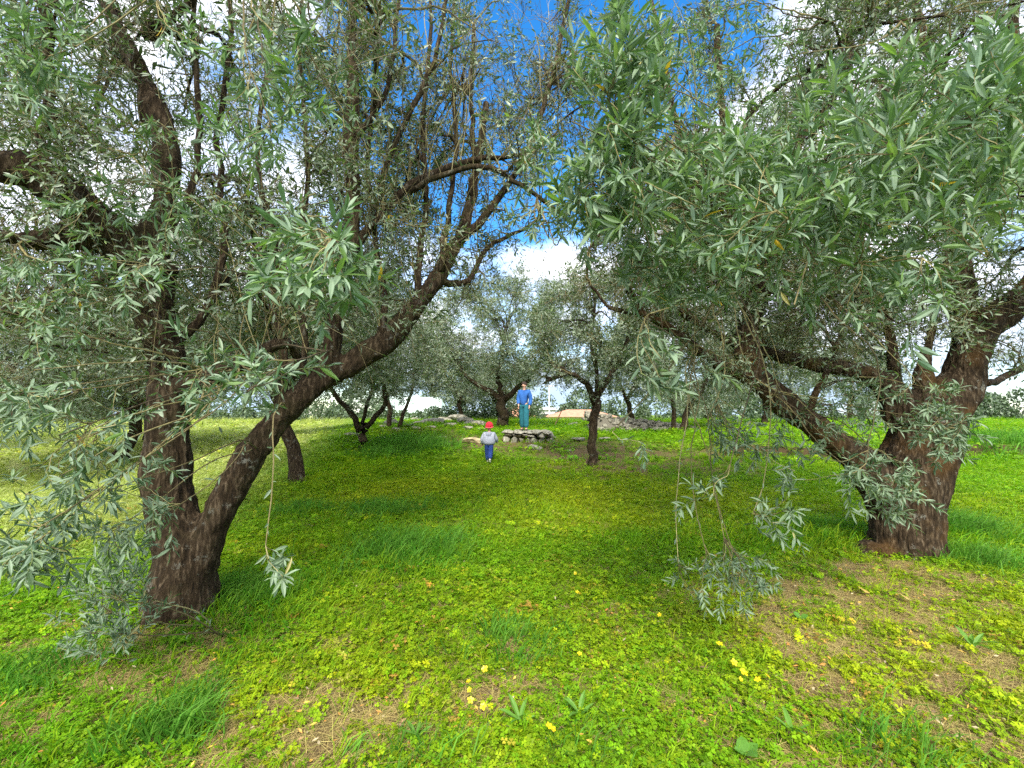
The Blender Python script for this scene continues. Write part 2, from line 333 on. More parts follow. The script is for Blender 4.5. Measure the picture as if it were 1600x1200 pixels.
# ------------------------------------------------------------------ ground sheet
def build_ground():
    ys = np.concatenate([np.linspace(-14, 1, 30), np.linspace(1.06, 6, 230), np.linspace(6.06, 20, 190)[1:], np.geomspace(20.3, 600, 70)])
    u = np.linspace(-1, 1, 301); u = np.sign(u)*np.abs(u)**1.3
    hw = np.where(ys < 1, 9, np.interp(ys, [1, 6, 20, 60, 600], [9, 13, 36, 110, 900]))
    X = u[None]*hw[:, None]; Y = np.repeat(ys[:, None], len(u), 1)
    x, y = X.ravel(), Y.ravel(); z = gh(x, y)
    z = z+.02*(fbm(x*14, y*14, s=77, o=3)-.5)*sstep(12, 6, y)
    b, d, ye = zone(x, y)
    c = mixc(GREEN, DEEP, d); c = mixc(c, YELG, ye*.8)*.62
    c = mixc(c, SOIL, np.clip(b*1.3+.35*sstep(6, 3, y), 0, 1))
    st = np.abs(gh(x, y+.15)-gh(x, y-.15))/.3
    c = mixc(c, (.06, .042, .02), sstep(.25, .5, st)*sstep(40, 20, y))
    far = sstep(17, 24, y); c = mixc(c, (.16, .24, .03), far*.7)
    pale = sstep(-3.5, -7, x+.2*(y-8))*sstep(5, 9, y)*.75; c = mixc(c, (.38, .39, .17), pale*(.6+fbm(x*.5, y*.5, s=5)))
    me = MB(); r, k = X.shape; idx = np.arange(r*k).reshape(r, k)
    f = np.stack([idx[:-1, :-1], idx[:-1, 1:], idx[1:, 1:], idx[1:, :-1]], -1).reshape(-1, 4)
    me.add(np.stack([x, y, z], 1), [f], c)
    o = link('ground', me.mesh('ground', True), M_GROUND, kind='structure')
    o['label'] = 'grassy olive grove floor with brown soil and moss between green plants'
build_ground()

# ------------------------------------------------------------------ trees
def grow(sk, targets, K, r0, r1, bend=.35, wig=.07, sag=0.0, minr=None, jit=.012):
    """sk: dict P,T,R arrays. Returns paths (N,K,3), radii (N,K); appends to sk."""
    P, T, R = sk['P'], sk['T'], sk['R']; n = len(targets)
    if n == 0: return np.zeros((0, K, 3)), np.zeros((0, K))
    idx = np.empty(n, int)
    for i in range(0, n, 400):
        t = targets[i:i+400]
        d = ((t[:, None]-P[None])**2).sum(-1)
        if minr is not None: d = d+np.where(R < minr, 1e3, 0)[None]
        d = d*(1+.25*np.abs(RNG.normal(size=d.shape[1]))[None])
        idx[i:i+400] = d.argmin(1)
    S = P[idx]; Ts = T[idx]; V = targets-S; Ln = np.linalg.norm(V, axis=1, keepdims=True)
    C = S+Ts*Ln*bend+V*.25; C[:, 2] += (.12-sag)*Ln[:, 0]
    t = np.linspace(0, 1, K)[None, :, None]
    B = (1-t)**2*S[:, None]+2*(1-t)*t*C[:, None]+t*t*targets[:, None]
    B = B-np.array([0, 0, 1])*sag*Ln[:, None]*t*(1-t)*1.2
    ph = RNG.uniform(0, 6.28, (n, 1, 3)); fr = RNG.uniform(4, 9, (n, 1, 3))
    B = B+np.sin(ph+fr*t)*Ln[:, None]*wig*t*(1-t)*2+RNG.normal(size=B.shape)*Ln[:, None]*jit*(t > 0)*(t < 1)
    ra = np.minimum(R[idx]*.75, r0)[:, None]; rr = ra+(np.minimum(r1, ra)-ra)*t[:, :, 0]
    TT = unit(np.gradient(B, axis=1))
    sk['P'] = np.concatenate([P, B[:, 1:].reshape(-1, 3)]); sk['T'] = np.concatenate([T, TT[:, 1:].reshape(-1, 3)]); sk['R'] = np.concatenate([R, rr[:, 1:].ravel()])
    return B, rr
def along(B, t):
    K = B.shape[1]; f = np.clip(t, 0, .9999)*(K-1); i = f.astype(int); w_ = (f-i)[:, None]; r = np.arange(len(B))
    a, b = B[r, i], B[r, i+1]; return a*(1-w_)+b*w_, unit(b-a)
def leaf_cols(n, tone=0, bright=1.0):
    base = np.array([(.085, .135, .065), (.135, .185, .11), (.065, .11, .038), (.19, .24, .15), (.15, .21, .07)])
    p = np.array([.33, .27, .2, .1, .1])
    c = base[RNG.choice(5, n, p=p)]*RNG.uniform(.75, 1.25, (n, 1))
    y = RNG.random(n) < .0035
    c[y] = np.array([.5, .3, .03])*RNG.uniform(.7, 1.1, (y.sum(), 1))
    return c*bright
def put_leaves(B, per, t0, length, width, spread=.8, upb=.7):
    """leaf frames on every path of B"""
    n = len(B); Br = np.repeat(B, per, 0)
    t = t0+(1-t0)*((np.tile(np.arange(per), n)//2*2+1)/per)+RNG.normal(size=n*per)*.01
    P, T = along(Br, np.clip(t, 0, 1))
    ang = np.repeat(RNG.uniform(0, 6.28, n), per)+np.tile((np.arange(per) % 2)*math.pi+(np.arange(per)//2)*1.3, n)+RNG.normal(size=n*per)*.35
    ref = unit(np.cross(T, np.array([.3, .2, 1.]))); r2 = np.cross(T, ref)
    perp = ref*np.cos(ang)[:, None]+r2*np.sin(ang)[:, None]
    sp = spread*RNG.uniform(.6, 1.3, n*per)*np.where(t > .93, .45, 1)
    D = unit(T+perp*sp[:, None]*1.2)
    U = np.array([0, 0, 1.])*upb+T*.4+RNG.normal(size=D.shape)*.45
    ln = length*RNG.uniform(.6, 1.25, n*per); wd = width*ln/length*RNG.uniform(.8, 1.2, n*per)
    return P, D, U, ln, wd
def ell(n, c, r, lo=0, hi=1):
    v = unit(RNG.normal(size=(n, 3))); q = RNG.uniform(lo**3, hi**3, (n, 1))**(1/3); return np.asarray(c)+v*q*np.asarray(r)
def skel(limbs):
    P, T, R = [], [], []
    for q in limbs:
        P.append(q[:, :3]); T.append(unit(np.gradient(q[:, :3], axis=0))); R.append(q[:, 3])
    return dict(P=np.concatenate(P), T=np.concatenate(T), R=np.concatenate(R))
def bark_mesh(name, limbs, voxel, amp):
    mb = MB()
    for q in limbs: tubes(mb, q[None, :, :3], q[None, :, 3], 12, (.1, .1, .1), cap=True)
    me = mb.mesh(name); o = bpy.data.objects.new(name, me); COL.objects.link(o)
    m = o.modifiers.new('r', 'REMESH'); m.mode = 'VOXEL'; m.voxel_size = voxel; m.use_smooth_shade = True
    s = o.modifiers.new('s', 'SMOOTH'); s.factor = .5; s.iterations = 5
    dg = bpy.context.evaluated_depsgraph_get(); ne = bpy.data.meshes.new_from_object(o.evaluated_get(dg), depsgraph=dg)
    bpy.data.objects.remove(o); bpy.data.meshes.remove(me)
    n = len(ne.vertices); co = np.empty(n*3, np.float32); no = np.empty(n*3, np.float32)
    ne.vertices.foreach_get('co', co); ne.vertices.foreach_get('normal', no); co = co.reshape(-1, 3).astype(float); no = no.reshape(-1, 3)
    x, y, z = co.T
    k = fbm(x*9, y*9, z*2.6, s=61, o=3); ridg = 1-np.abs(2*fbm(x*22, y*22, z*5, s=71, o=3)-1)*2.2
    lump = fbm(x*4, y*4, z*3, s=81, o=2)-.5
    co = co+no*((ridg-.5)*amp*.55+(k-.5)*amp*1.6+lump*amp*2.6)[:, None]
    ne.vertices.foreach_set('co', co.astype(np.float32).ravel()); ne.polygons.foreach_set('use_smooth', np.full(len(ne.polygons), True)); ne.update()
    ne.name = name; return ne
TW = np.array([(.12, .10, .045), (.18, .155, .065), (.07, .053, .03), (.25, .22, .10)])
def twig_cols(n): return TW[RNG.choice(4, n, p=[.35, .3, .2, .15])]*RNG.uniform(.7, 1.3, (n, 1))

def shoot_tpl(seed, leafy, ll=.165, lw=.036, nleaf=18, tpl=LEAF_MID, thick=.007):
    global RNG
    keep = RNG; RNG = np.random.default_rng(seed); mb = MB()
    t = np.linspace(0, 1, 6)[None, :, None]; n = 5
    if leafy: n = 2
    B = np.zeros((n, 6, 3)); bend = RNG.normal(size=(n, 1, 3))*.28
    for i in range(n):
        d0 = np.array([1., 0, 0]) if i == 0 else unit(np.array([[.8, RNG.normal()*.6, RNG.normal()*.6]]))[0]
        o_ = np.zeros(3) if i == 0 else np.array([RNG.uniform(.15, .5), 0, 0])
        B[i] = o_+d0*t[0]*(1 if i == 0 else .6)
    B = B+bend*t*t+np.sin(t*RNG.uniform(3, 7, (n, 1, 3)))*.05*t
    R = np.broadcast_to(thick*(1-.65*t[:, :, 0]), (n, 6))
    tubes(mb, B[:, ::1], R, 3, twig_cols(n))
    if leafy:
        f = put_leaves(B, nleaf//n, .12, ll, lw, .95, .8); leaves(mb, *f, leaf_cols(len(f[0])), tpl)
    RNG = keep; return mb
def leaf_objects(root, frames, cols, keep=300, maxd=3.6):
    """the largest leaves in view become parts; returns mask of those left"""
    P, D, U, ln, wd = frames
    rel = P-np.array([0, 0, EYE]); fy = rel[:, 1]*CP+rel[:, 2]*SP; fz = rel[:, 2]*CP-rel[:, 1]*SP
    inview = (fy > .3) & (np.abs(rel[:, 0]) < 1.12*fy) & (np.abs(fz) < .84*fy)
    Dn = unit(D); view = unit(rel); fore = np.sqrt(np.clip(1-(Dn*view).sum(1)**2, 0, 1))
    size = np.where(inview, ln*fore/np.maximum(fy, .3), 0)
    order = np.argsort(-size)[:keep]
    pal = [(.11, .19, .11), (.18, .26, .18), (.09, .17, .075), (.18, .30, .08), (.5, .3, .03)]
    meshes = []
    for c in pal:
        mb = MB(); leaves(mb, np.zeros((1, 3)), np.array([[1., 0, 0]]), np.array([[0, 0, 1.]]), np.array([1.]), np.array([1.]), np.array([c]), LEAF_NEAR)
        me = mb.mesh('leaf'); me.materials.append(M_LEAF); meshes.append(me)
    for k in order:
        if size[k] <= 0: continue
        d = Dn[k]; s = np.cross(d, U[k]); s /= np.linalg.norm(s); u = np.cross(s, d)
        j = 4 if cols[k][0] > cols[k][1] else int(RNG.choice(4, p=[.35, .3, .2, .15]))
        o = bpy.data.objects.new('leaf', meshes[j]); COL.objects.link(o); o.parent = root
        m = Matrix(((d[0]*ln[k], -s[0]*wd[k], u[0]*ln[k], P[k][0]-root.location[0]), (d[1]*ln[k], -s[1]*wd[k], u[1]*ln[k], P[k][1]-root.location[1]), (d[2]*ln[k], -s[2]*wd[k], u[2]*ln[k], P[k][2]-root.location[2]), (0, 0, 0, 1)))
        o.matrix_basis = m
    m = np.ones(len(P), bool); m[order[size[order] > 0]] = False
    return m

NEAR_T = [shoot_tpl(i, True) for i in range(8)]+[shoot_tpl(50+i, False) for i in range(4)]
FAR_T = [shoot_tpl(100+i, True, .27, .075, 16, LEAF_FAR, .010) for i in range(8)]
def near_tree(label, base, trunk, limbs, crowns, n1, n2, n3, sprays, mat, bare=.5, wands=0, group='olive trees of the grove'):
    """trunk: list of thick polylines (xyz r); limbs: thinner polylines, each a branch part"""
    root = empty('olive_tree', base, label, 'tree', group)
    tr = [resample(q, 14) for q in trunk]
    link('trunk', bark_mesh('trunk', tr, .016, .027), mat, root)
    lb = [resample(q, 16) for q in limbs]
    for q in lb:
        q[1:-1, :3] += RNG.normal(size=(14, 3))*.008
        mb = MB(); tubes(mb, q[None, :, :3], q[None, :, 3], 9, (.1, .1, .1), cap=True)
        link('branch', mb.mesh('branch', True), mat, root)
    sk = skel([q[3:] for q in tr]+lb)
    # level 1
    tg = np.concatenate([ell(int(n1*f), c, r, .3, .9) for c, r, f in crowns]); tg = tg[tg[:, 2] > 1.5]
    tg = tg[np.linalg.norm(tg-np.array([0, 0, EYE]), axis=1) > 1.5]
    B, R = grow(sk, tg, 12, .032, .008, .5, .08, minr=.018)
    for i in range(len(B)):
        mb = MB(); tubes(mb, B[i:i+1], R[i:i+1], 7, (.1, .1, .1)); link('branch', mb.mesh('branch', True), mat, root)
    mbt = MB(); mbl = MB()
    tg = np.concatenate([ell(int(n2*f), c, r, .2, 1.0) for c, r, f in crowns]); tg = tg[(tg[:, 2] > 1.35)]
    tg = tg[np.linalg.norm(tg-np.array([0, 0, EYE]), axis=1) > 1.3]
    B2, R2 = grow(sk, tg, 9, .011, .003, .45, .10, sag=.05, minr=.006)
    tubes(mbt, B2, R2, 5, twig_cols(len(B2)))
    # level 3: short twigs around level 2
    src = B2[:, 3:].reshape(-1, 3); pick = RNG.integers(0, len(src), n3); s0 = src[pick]
    c0, r0 = np.asarray(crowns[0][0]), np.asarray(crowns[0][1])
    out = (s0-c0)/r0; rad = np.linalg.norm(out, axis=1)
    tg = s0+unit(RNG.normal(size=s0.shape)+unit(out)*.6+np.array([0, 0, -.15]))*RNG.uniform(.12, .42, (n3, 1))
    ok = np.linalg.norm(tg-np.array([0, 0, EYE]), axis=1) > 1.25; tg = tg[ok]; rad = rad[ok]
    s0 = s0[ok]; n3 = len(s0)
    leafed = RNG.random(n3) < np.clip((1-bare)+(rad-.60)*1.1, .15, 1)
    pick = np.where(leafed, RNG.integers(0, 8, n3), RNG.integers(8, 12, n3))
    dirs = tg-s0; upv = np.array([0, 0, 1.])+RNG.normal(size=(n3, 3))*.3
    scatter_obj('foliage', NEAR_T, s0, dirs, upv, RNG.uniform(.18, .34, n3)*np.where(leafed, 1, 1.3), RNG.uniform(.75, 1.3, (n3, 1))*np.ones((1, 3)), pick, M_LEAF_I, root)
    # long thin upright wands rising from the limbs
    if wands:
        P0, R0 = sk['P'], sk['R']; big = np.where((R0 > .010) & (P0[:, 2] > 1.5) & (np.linalg.norm(P0-np.array([0, 0, EYE]), axis=1) > 1.8))[0]
        st_ = P0[big[RNG.integers(0, len(big), wands)]]; ln_ = RNG.uniform(.5, 1.7, (wands, 1))
        t = np.linspace(0, 1, 14)[None, :, None]; d_ = unit(np.concatenate([RNG.normal(size=(wands, 2))*.28, np.ones((wands, 1))], 1)); b_ = RNG.normal(size=(wands, 1, 3))*np.array([.22, .22, .05])
        Bw = st_[:, None]+d_[:, None]*ln_[:, None]*t+b_*ln_[:, None]*t*t+np.sin(t*RNG.uniform(4, 10, (wands, 1, 3))+RNG.uniform(0, 6, (wands, 1, 3)))*.02*ln_[:, None]*np.minimum(1, t*4)
        Rw = RNG.uniform(.0022, .0050, (wands, 1))*(1-.7*t[:, :, 0]); tubes(mbt, Bw, Rw, 4, twig_cols(wands)*1.1)
        arch = wands//3; st_ = P0[big[RNG.integers(0, len(big), arch)]]; h_ = unit(RNG.normal(size=(arch, 3))*np.array([1, 1, .3]))
        Ba = st_[:, None]+h_[:, None]*RNG.uniform(.25, .7, (arch, 1, 1))*t+np.array([0, 0, 1.])*RNG.uniform(.1, .45, (arch, 1, 1))*np.sin(t*3.6)
        tubes(mbt, Ba, RNG.uniform(.002, .0035, (arch, 1))*(1-.6*t[:, :, 0]), 4, twig_cols(arch)*1.2)
    # designed sprays close to the viewer
    FR = []
    CC = []
    for (cx, cy, rx, ry, d0, d1, cnt, hang, ll) in sprays:
        cnt = int(cnt*2.1) if cnt > 10 else cnt
        th = RNG.uniform(0, 6.28, cnt); q = np.sqrt(RNG.random(cnt)); pp = []
        for a_, b_ in zip(th, q):
            pp.append(W(cx+rx*b_*math.cos(a_), cy+ry*b_*math.sin(a_), RNG.uniform(d0, d1)))
        pp = np.array(pp)
        nh = max(1, cnt//6)
        hub = pp[RNG.choice(cnt, nh, replace=False)]-np.array([0, 0, -.12 if hang > 0 else .12])+RNG.normal(size=(nh, 3))*.05
        if hang < 0: hub[:, 2] = np.maximum(hub[:, 2], gh(hub[:, 0], hub[:, 1])+.02)
        Bh, Rh = grow(sk, hub, 20, .0075, .0022, .3, .05, sag=.12 if hang > 0 else -.05, minr=.008, jit=.002)
        tubes(mbt, Bh, Rh, 5, twig_cols(len(Bh)))
        nearsk = skel([np.concatenate([Bh[i, 9:], Rh[i, 9:, None]], 1) for i in range(nh)])
        Bs, Rs = grow(nearsk, pp, 12, .0028, .0013, .4, .08, sag=.03*hang, jit=.002)
        tubes(mbt, Bs, Rs, 4, twig_cols(len(Bs)))
        # shoot at the end of each, carrying the leaves
        end = Bs[:, -1]; tdir = unit(Bs[:, -1]-Bs[:, -3])
        sh = unit(tdir*.4+RNG.normal(size=tdir.shape)*.65+np.array([0, -.35, .45-.45*hang if hang > 0 else .9]))*RNG.uniform(.05, .12, (cnt, 1))
        t = np.linspace(0, 1, 6)[None, :, None]
        Bq = end[:, None]+sh[:, None]*t+np.array([0, 0, -.03])*hang*t*t
        Bq += RNG.normal(size=Bq.shape)*.003
        tubes(mbt, Bq, np.broadcast_to(.0016-.0008*t[:, :, 0], (cnt, 6)), 4, (.13, .16, .06))
        f = put_leaves(Bq, 14, .15, ll*1.08, ll*.155, 1.0, .9); FR.append(f)
        f2 = put_leaves(Bs, 8, .35, ll*.95, ll*.14, 1.0, .7); f3 = put_leaves(Bh, 10, .5, ll*.9, ll*.13, 1.0, .7)
        f = [np.concatenate(q_) for q_ in zip(f, f2, f3)]; FR[-1] = f
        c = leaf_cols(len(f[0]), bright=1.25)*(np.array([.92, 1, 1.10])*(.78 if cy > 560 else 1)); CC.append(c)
    if FR:
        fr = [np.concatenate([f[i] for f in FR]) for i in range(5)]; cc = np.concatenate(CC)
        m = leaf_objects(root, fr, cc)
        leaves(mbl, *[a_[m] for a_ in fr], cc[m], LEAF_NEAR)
    link('twigs', mbt.mesh('twigs'), M_TWIG, root, 'stuff')
    link('spray_leaves', mbl.mesh('spray_leaves'), M_LEAF, root, 'stuff')
    return root

def far_tree(label, x, y, height, crad, trunkpts=None, tr=.15, nleaf=20000, fork=1.2, lsize=.08, seed=0, lowest=None, group='olive trees of the grove', name='olive_tree', cat='tree', tint=1.0, nl=4):
    z = float(gh(x, y)); root = empty(name, (x, y, z-.05), label, cat, group)
    rg = np.random.default_rng(100+seed)
    polys = []
    if trunkpts is None:
        lean = rg.normal(size=2)*.12
        polys.append(np.array([(x, y, z-.1, tr*1.5), (x, y, z+.15, tr), (x+lean[0]*.5, y+lean[1]*.5, z+fork*.6, tr*.85), (x+lean[0], y+lean[1], z+fork, tr*.9)]))
        top = np.array([x+lean[0], y+lean[1], z+fork])
        a0 = rg.uniform(0, 6.28)
        for i in range(nl):
            a = a0+i*6.28/nl+rg.normal()*.25; rr = crad*rg.uniform(.35, .6); hh = (height-fork)*rg.uniform(.45, .7)
            p1 = top+np.array([math.cos(a)*rr*.4, math.sin(a)*rr*.4, hh*.35]); p2 = top+np.array([math.cos(a)*rr, math.sin(a)*rr, hh])
            polys.append(np.array([(*(top-np.array([0, 0, .15])), tr*.6), (*p1, tr*.45), (*p2, tr*.2)]))
    else: polys = trunkpts
    pr = [resample(q, 10) for q in polys]
    for q in pr: q[1:, :3] += rg.normal(size=(9, 3))*.28*q[1:, 3:4]
    mb = MB()
    for q in pr: tubes(mb, q[None, :, :3], q[None, :, 3], 9, (.1, .1, .1), cap=True)
    link('trunk', mb.mesh('trunk', True), M_BARK, root)
    sk = skel(pr)
    c = np.array([x, y, z+fork*.95+(height-fork)*.5]); r = np.array([crad, crad, (height-fork*.85)*.52])
    low = z+(fork*.9 if lowest is None else lowest)
    tg = ell(40, c, r, .4, .9); tg = tg[tg[:, 2] > low]
    B, R = grow(sk, tg, 8, .035, .01, .45, .09, minr=.02)
    mbt = MB(); tubes(mbt, B, R, 5, (.05, .038, .025))
    ncl = 420; tg = ell(ncl, c, r, .35, 1.0)
    lump = .75+.5*fbm(tg[:, 0]*.9+seed*3.3, tg[:, 1]*.9, tg[:, 2]*.9, s=5, o=2); tg = c+(tg-c)*lump[:, None]
    tg = tg[tg[:, 2] > low+.3*rg.normal(size=len(tg))]
    B, R = grow(sk, tg, 6, .012, .004, .4, .12, sag=.08, minr=.008)
    tubes(mbt, B, R, 3, twig_cols(len(B)))
    n3 = int(nleaf/7); src = B[:, 2:].reshape(-1, 3); s0 = src[rg.integers(0, len(src), n3)]+rg.normal(size=(n3, 3))*.10*(crad/2.5)
    out = unit(s0-c)
    D_ = rg.normal(size=(n3, 3))+out*.7+np.array([0, 0, -.1]); U_ = np.array([0, 0, 1.])+rg.normal(size=(n3, 3))*.3
    link('twigs', mbt.mesh('twigs'), M_TWIG, root, 'stuff')
    scatter_obj('crown', FAR_T, s0, D_, U_, lsize/.27*rg.uniform(.75, 1.25, n3), rg.uniform(.7, 1.35, (n3, 1))*tint*np.ones((1, 3)), rg.integers(0, 8, n3), M_LEAF_I, root)
    return root

KR = .74
def PX(lst, k=1.0):
    """(px, py, depth, radius_in_pixels) -> xyz r"""
    return np.array([(*W(a, b, d), r*k*KR*d/F) for a, b, d, r in lst])

# left near tree
gl = G(280, 975); dl = gl[1]+.18
T1 = [PX([(276, 1012, dl, 96), (281, 968, dl, 72), (290, 905, dl, 54), (285, 840, dl, 46), (262, 770, dl-.02, 40), (258, 690, dl-.03, 37), (266, 620, dl, 35), (262, 550, dl+.02, 32), (242, 490, dl, 35), (228, 440, dl-.02, 38), (235, 390, dl, 36), (256, 330, dl+.05, 24), (262, 260, dl+.1, 22), (250, 190, dl+.15, 21), (225, 125, dl+.15, 19), (195, 70, dl+.1, 18), (165, 10, dl+.1, 17), (140, -70, dl+.1, 15), (120, -200, dl+.1, 11)], 1.08),
      PX([(300, 900, dl, 50), (330, 820, dl, 36), (368, 750, dl+.03, 31), (405, 690, dl+.08, 31), (450, 635, dl+.15, 28), (505, 592, dl+.25, 31), (570, 560, dl+.4, 29), (630, 510, dl+.55, 26), (680, 440, dl+.7, 22), (715, 380, dl+.85, 17), (738, 310, dl+1., 12), (748, 250, dl+1.05, 8), (760, 160, dl+1.1, 5)], .86),
      PX([(500, 600, dl+.25, 26), (520, 540, dl+.25, 19), (522, 480, dl+.27, 17), (540, 420, dl+.3, 16), (553, 340, dl+.35, 13), (548, 240, dl+.4, 14), (550, 130, dl+.45, 14), (553, 20, dl+.5, 12), (560, -120, dl+.5, 9)]),
      PX([(245, 440, dl, 36), (200, 385, dl-.1, 34), (150, 345, dl-.22, 33), (95, 295, dl-.35, 30), (40, 262, dl-.45, 26), (-40, 262, dl-.55, 24), (-150, 230, dl-.6, 18)], 1.25),
      PX([(150, 370, dl-.2, 26), (90, 370, dl-.3, 18), (30, 375, dl-.4, 16), (-60, 350, dl-.4, 14), (-160, 300, dl-.4, 8)]),
      PX([(240, 980, dl, 34), (205, 1005, dl-.05, 24), (170, 1025, dl-.12, 14)]), PX([(320, 970, dl, 30), (350, 1000, dl-.06, 18), (370, 1012, dl-.1, 8)])]
L1 = [PX([(270, 610, dl, 26), (330, 590, dl-.1, 20), (400, 555, dl-.1, 15), (450, 535, dl, 12), (465, 560, dl+.1, 9)]),
      PX([(540, 400, dl+.3, 12), (590, 345, dl+.5, 9), (640, 290, dl+.6, 8), (700, 262, dl+.7, 8), (760, 248, dl+.8, 6), (825, 243, dl+.8, 4)]),
      PX([(640, 300, dl+.6, 7), (700, 270, dl+.5, 6), (760, 262, dl+.5, 6), (820, 295, dl+.5, 5), (890, 345, dl+.6, 3)]),
      PX([(600, 340, dl+.5, 7), (598, 270, dl+.5, 6), (640, 180, dl+.55, 6), (680, 90, dl+.6, 5), (700, -20, dl+.6, 4)]),
      PX([(555, 215, dl+.4, 8), (600, 150, dl+.4, 5), (618, 60, dl+.5, 5), (625, -40, dl+.5, 4)]),
      PX([(735, 310, dl+1., 10), (742, 240, dl+1.1, 6), (735, 150, dl+1.2, 5), (740, 40, dl+1.3, 4)]),
      PX([(715, 380, dl+.85, 11), (770, 320, dl+1., 8), (830, 220, dl+1.1, 6), (870, 90, dl+1.2, 5), (900, -60, dl+1.2, 4)]),
      PX([(225, 55, dl+.1, 10), (290, 10, dl, 8), (350, -60, dl, 6)]),
      PX([(65, 280, dl-.4, 11), (70, 200, dl-.4, 8), (75, 100, dl-.45, 8), (60, -30, dl-.5, 7)]),
      PX([(680, 440, dl+.7, 10), (730, 440, dl+.9, 6), (760, 390, dl+1.1, 5), (830, 350, dl+1.3, 3)]),
      PX([(440, 640, dl+.1, 12), (445, 560, dl+.2, 9), (425, 470, dl+.2, 7), (430, 380, dl+.2, 6), (400, 250, dl+.3, 5), (420, 100, dl+.4, 4)]),
      PX([(470, 625, dl+.2, 9), (478, 540, dl+.3, 7), (470, 430, dl+.3, 6), (482, 280, dl+.35, 5), (470, 100, dl+.4, 4), (475, -60, dl+.4, 3)]),
      PX([(590, 545, dl+.4, 9), (600, 470, dl+.5, 7), (588, 380, dl+.5, 5), (575, 250, dl+.6, 5), (590, 90, dl+.6, 4), (585, -60, dl+.6, 3)]),
      PX([(650, 480, dl+.6, 9), (655, 400, dl+.7, 7), (668, 300, dl+.8, 5), (660, 180, dl+.8, 5), (675, 40, dl+.9, 4), (670, -60, dl+.9, 3)]),
      PX([(690, 425, dl+.7, 9), (700, 330, dl+.8, 6), (712, 220, dl+.9, 5), (705, 100, dl+1., 4), (715, -50, dl+1., 3)]),
      PX([(255, 560, dl, 12), (330, 470, dl+.2, 8), (350, 350, dl+.3, 7), (340, 220, dl+.4, 6), (360, 60, dl+.4, 5), (355, -60, dl+.4, 4)]),
      PX([(250, 380, dl, 10), (300, 300, dl+.1, 7), (310, 180, dl+.1, 6), (300, 60, dl+.1, 5), (310, -50, dl+.1, 4)]),
      PX([(235, 420, dl, 10), (170, 430, dl+.2, 7), (100, 470, dl+.5, 6), (20, 490, dl+.8, 5)])]
S1 = [(490, 420, 80, 80, 1.15, 1.5, 14, .2, .062), (400, 180, 90, 80, 1.5, 2.0, 12, .3, .058), (420, 610, 70, 50, 1.35, 1.8, 10, .2, .060), (320, 600, 60, 60, 1.7, 2.1, 8, .3, .055),
      (100, 690, 120, 110, 1.7, 2.3, 20, .9, .055), (200, 790, 90, 80, 1.9, 2.4, 12, .9, .055), (50, 840, 70, 70, 1.6, 2.0, 14, 1, .055), (165, 965, 75, 80, 2.3, 2.6, 20, -1, .05), (190, 900, 50, 60, 2.4, 2.7, 9, -1, .05),
      (460, 885, 40, 22, 1.7, 1.9, 3, 1, .055), (220, 370, 120, 90, 1.7, 2.4, 11, .4, .058), (60, 90, 70, 80, 1.5, 1.9, 12, .3, .058), (270, 300, 80, 120, 2.2, 2.6, 9, .4, .052),
      (60, 480, 80, 90, 2.0, 2.8, 14, .6, .055), (850, 290, 50, 90, 2.0, 2.5, 12, .3, .055), (500, 130, 90, 80, 2.2, 2.8, 12, .4, .055), (480, 20, 30, 30, 1.4, 1.6, 3, .2, .06), (300, 40, 60, 40, 1.6, 2.0, 6, .3, .055)]
near_tree('large old olive tree at left with trunk split into upright and slanting limbs', Vector((gl[0], dl, gh(gl[0], dl))), T1, L1,
          [((-2.6, 3.9, 3.7), (2.9, 2.3, 2.1), .76), ((-.5, 4.5, 4.5), (2.0, 1.3, 1.5), .15), ((-4.2, 5.2, 2.6), (1.8, 1.8, 1.2), .12)], 60, 560, 7800, S1, M_BARK, .64, wands=520)

# right near tree
KR = .84
gr = G(1420, 876); dr = gr[1]+.25
T2 = [PX([(1410, 908, dr, 88), (1414, 876, dr, 64), (1418, 820, dr, 50), (1426, 760, dr, 54), (1438, 700, dr, 54), (1462, 645, dr, 46), (1500, 600, dr, 32), (1518, 540, dr, 33), (1530, 500, dr, 36)]),
      PX([(1400, 850, dr, 38), (1388, 790, dr, 34), (1352, 730, dr-.03, 30), (1300, 688, dr-.1, 25), (1240, 640, dr-.15, 23), (1195, 600, dr-.2, 25), (1166, 560, dr-.2, 20), (1170, 500, dr-.15, 18), (1186, 450, dr-.1, 17), (1190, 380, dr-.1, 12), (1170, 310, dr, 10)]),
      PX([(1420, 740, dr, 48), (1422, 680, dr, 38), (1405, 625, dr, 28), (1365, 588, dr+.02, 19), (1315, 575, dr+.05, 15), (1260, 567, dr, 13), (1205, 552, dr-.1, 11), (1140, 535, dr-.1, 8), (1070, 490, dr, 5), (1010, 430, dr, 3)]),
      PX([(1530, 510, dr, 32), (1575, 485, dr-.05, 25), (1620, 440, dr-.1, 21), (1680, 380, dr-.1, 17), (1720, 280, dr-.1, 14)]),
      PX([(1520, 530, dr, 28), (1505, 475, dr, 21), (1496, 420, dr+.05, 19), (1490, 350, dr+.1, 15), (1500, 260, dr+.15, 12), (1480, 150, dr+.2, 10)]),
      PX([(1450, 760, dr-.1, 34), (1455, 690, dr-.1, 30), (1448, 640, dr-.1, 22), (1440, 590, dr, 14), (1452, 540, dr+.1, 9), (1462, 480, dr+.1, 6), (1475, 400, dr+.1, 4)]),
      PX([(1370, 870, dr, 34), (1340, 890, dr-.1, 22), (1300, 905, dr-.2, 9)]), PX([(1460, 872, dr, 28), (1480, 890, dr-.1, 14), (1490, 900, dr-.1, 8)]), PX([(1380, 875, dr-.1, 28), (1375, 900, dr-.25, 15), (1370, 925, dr-.35, 7)])]
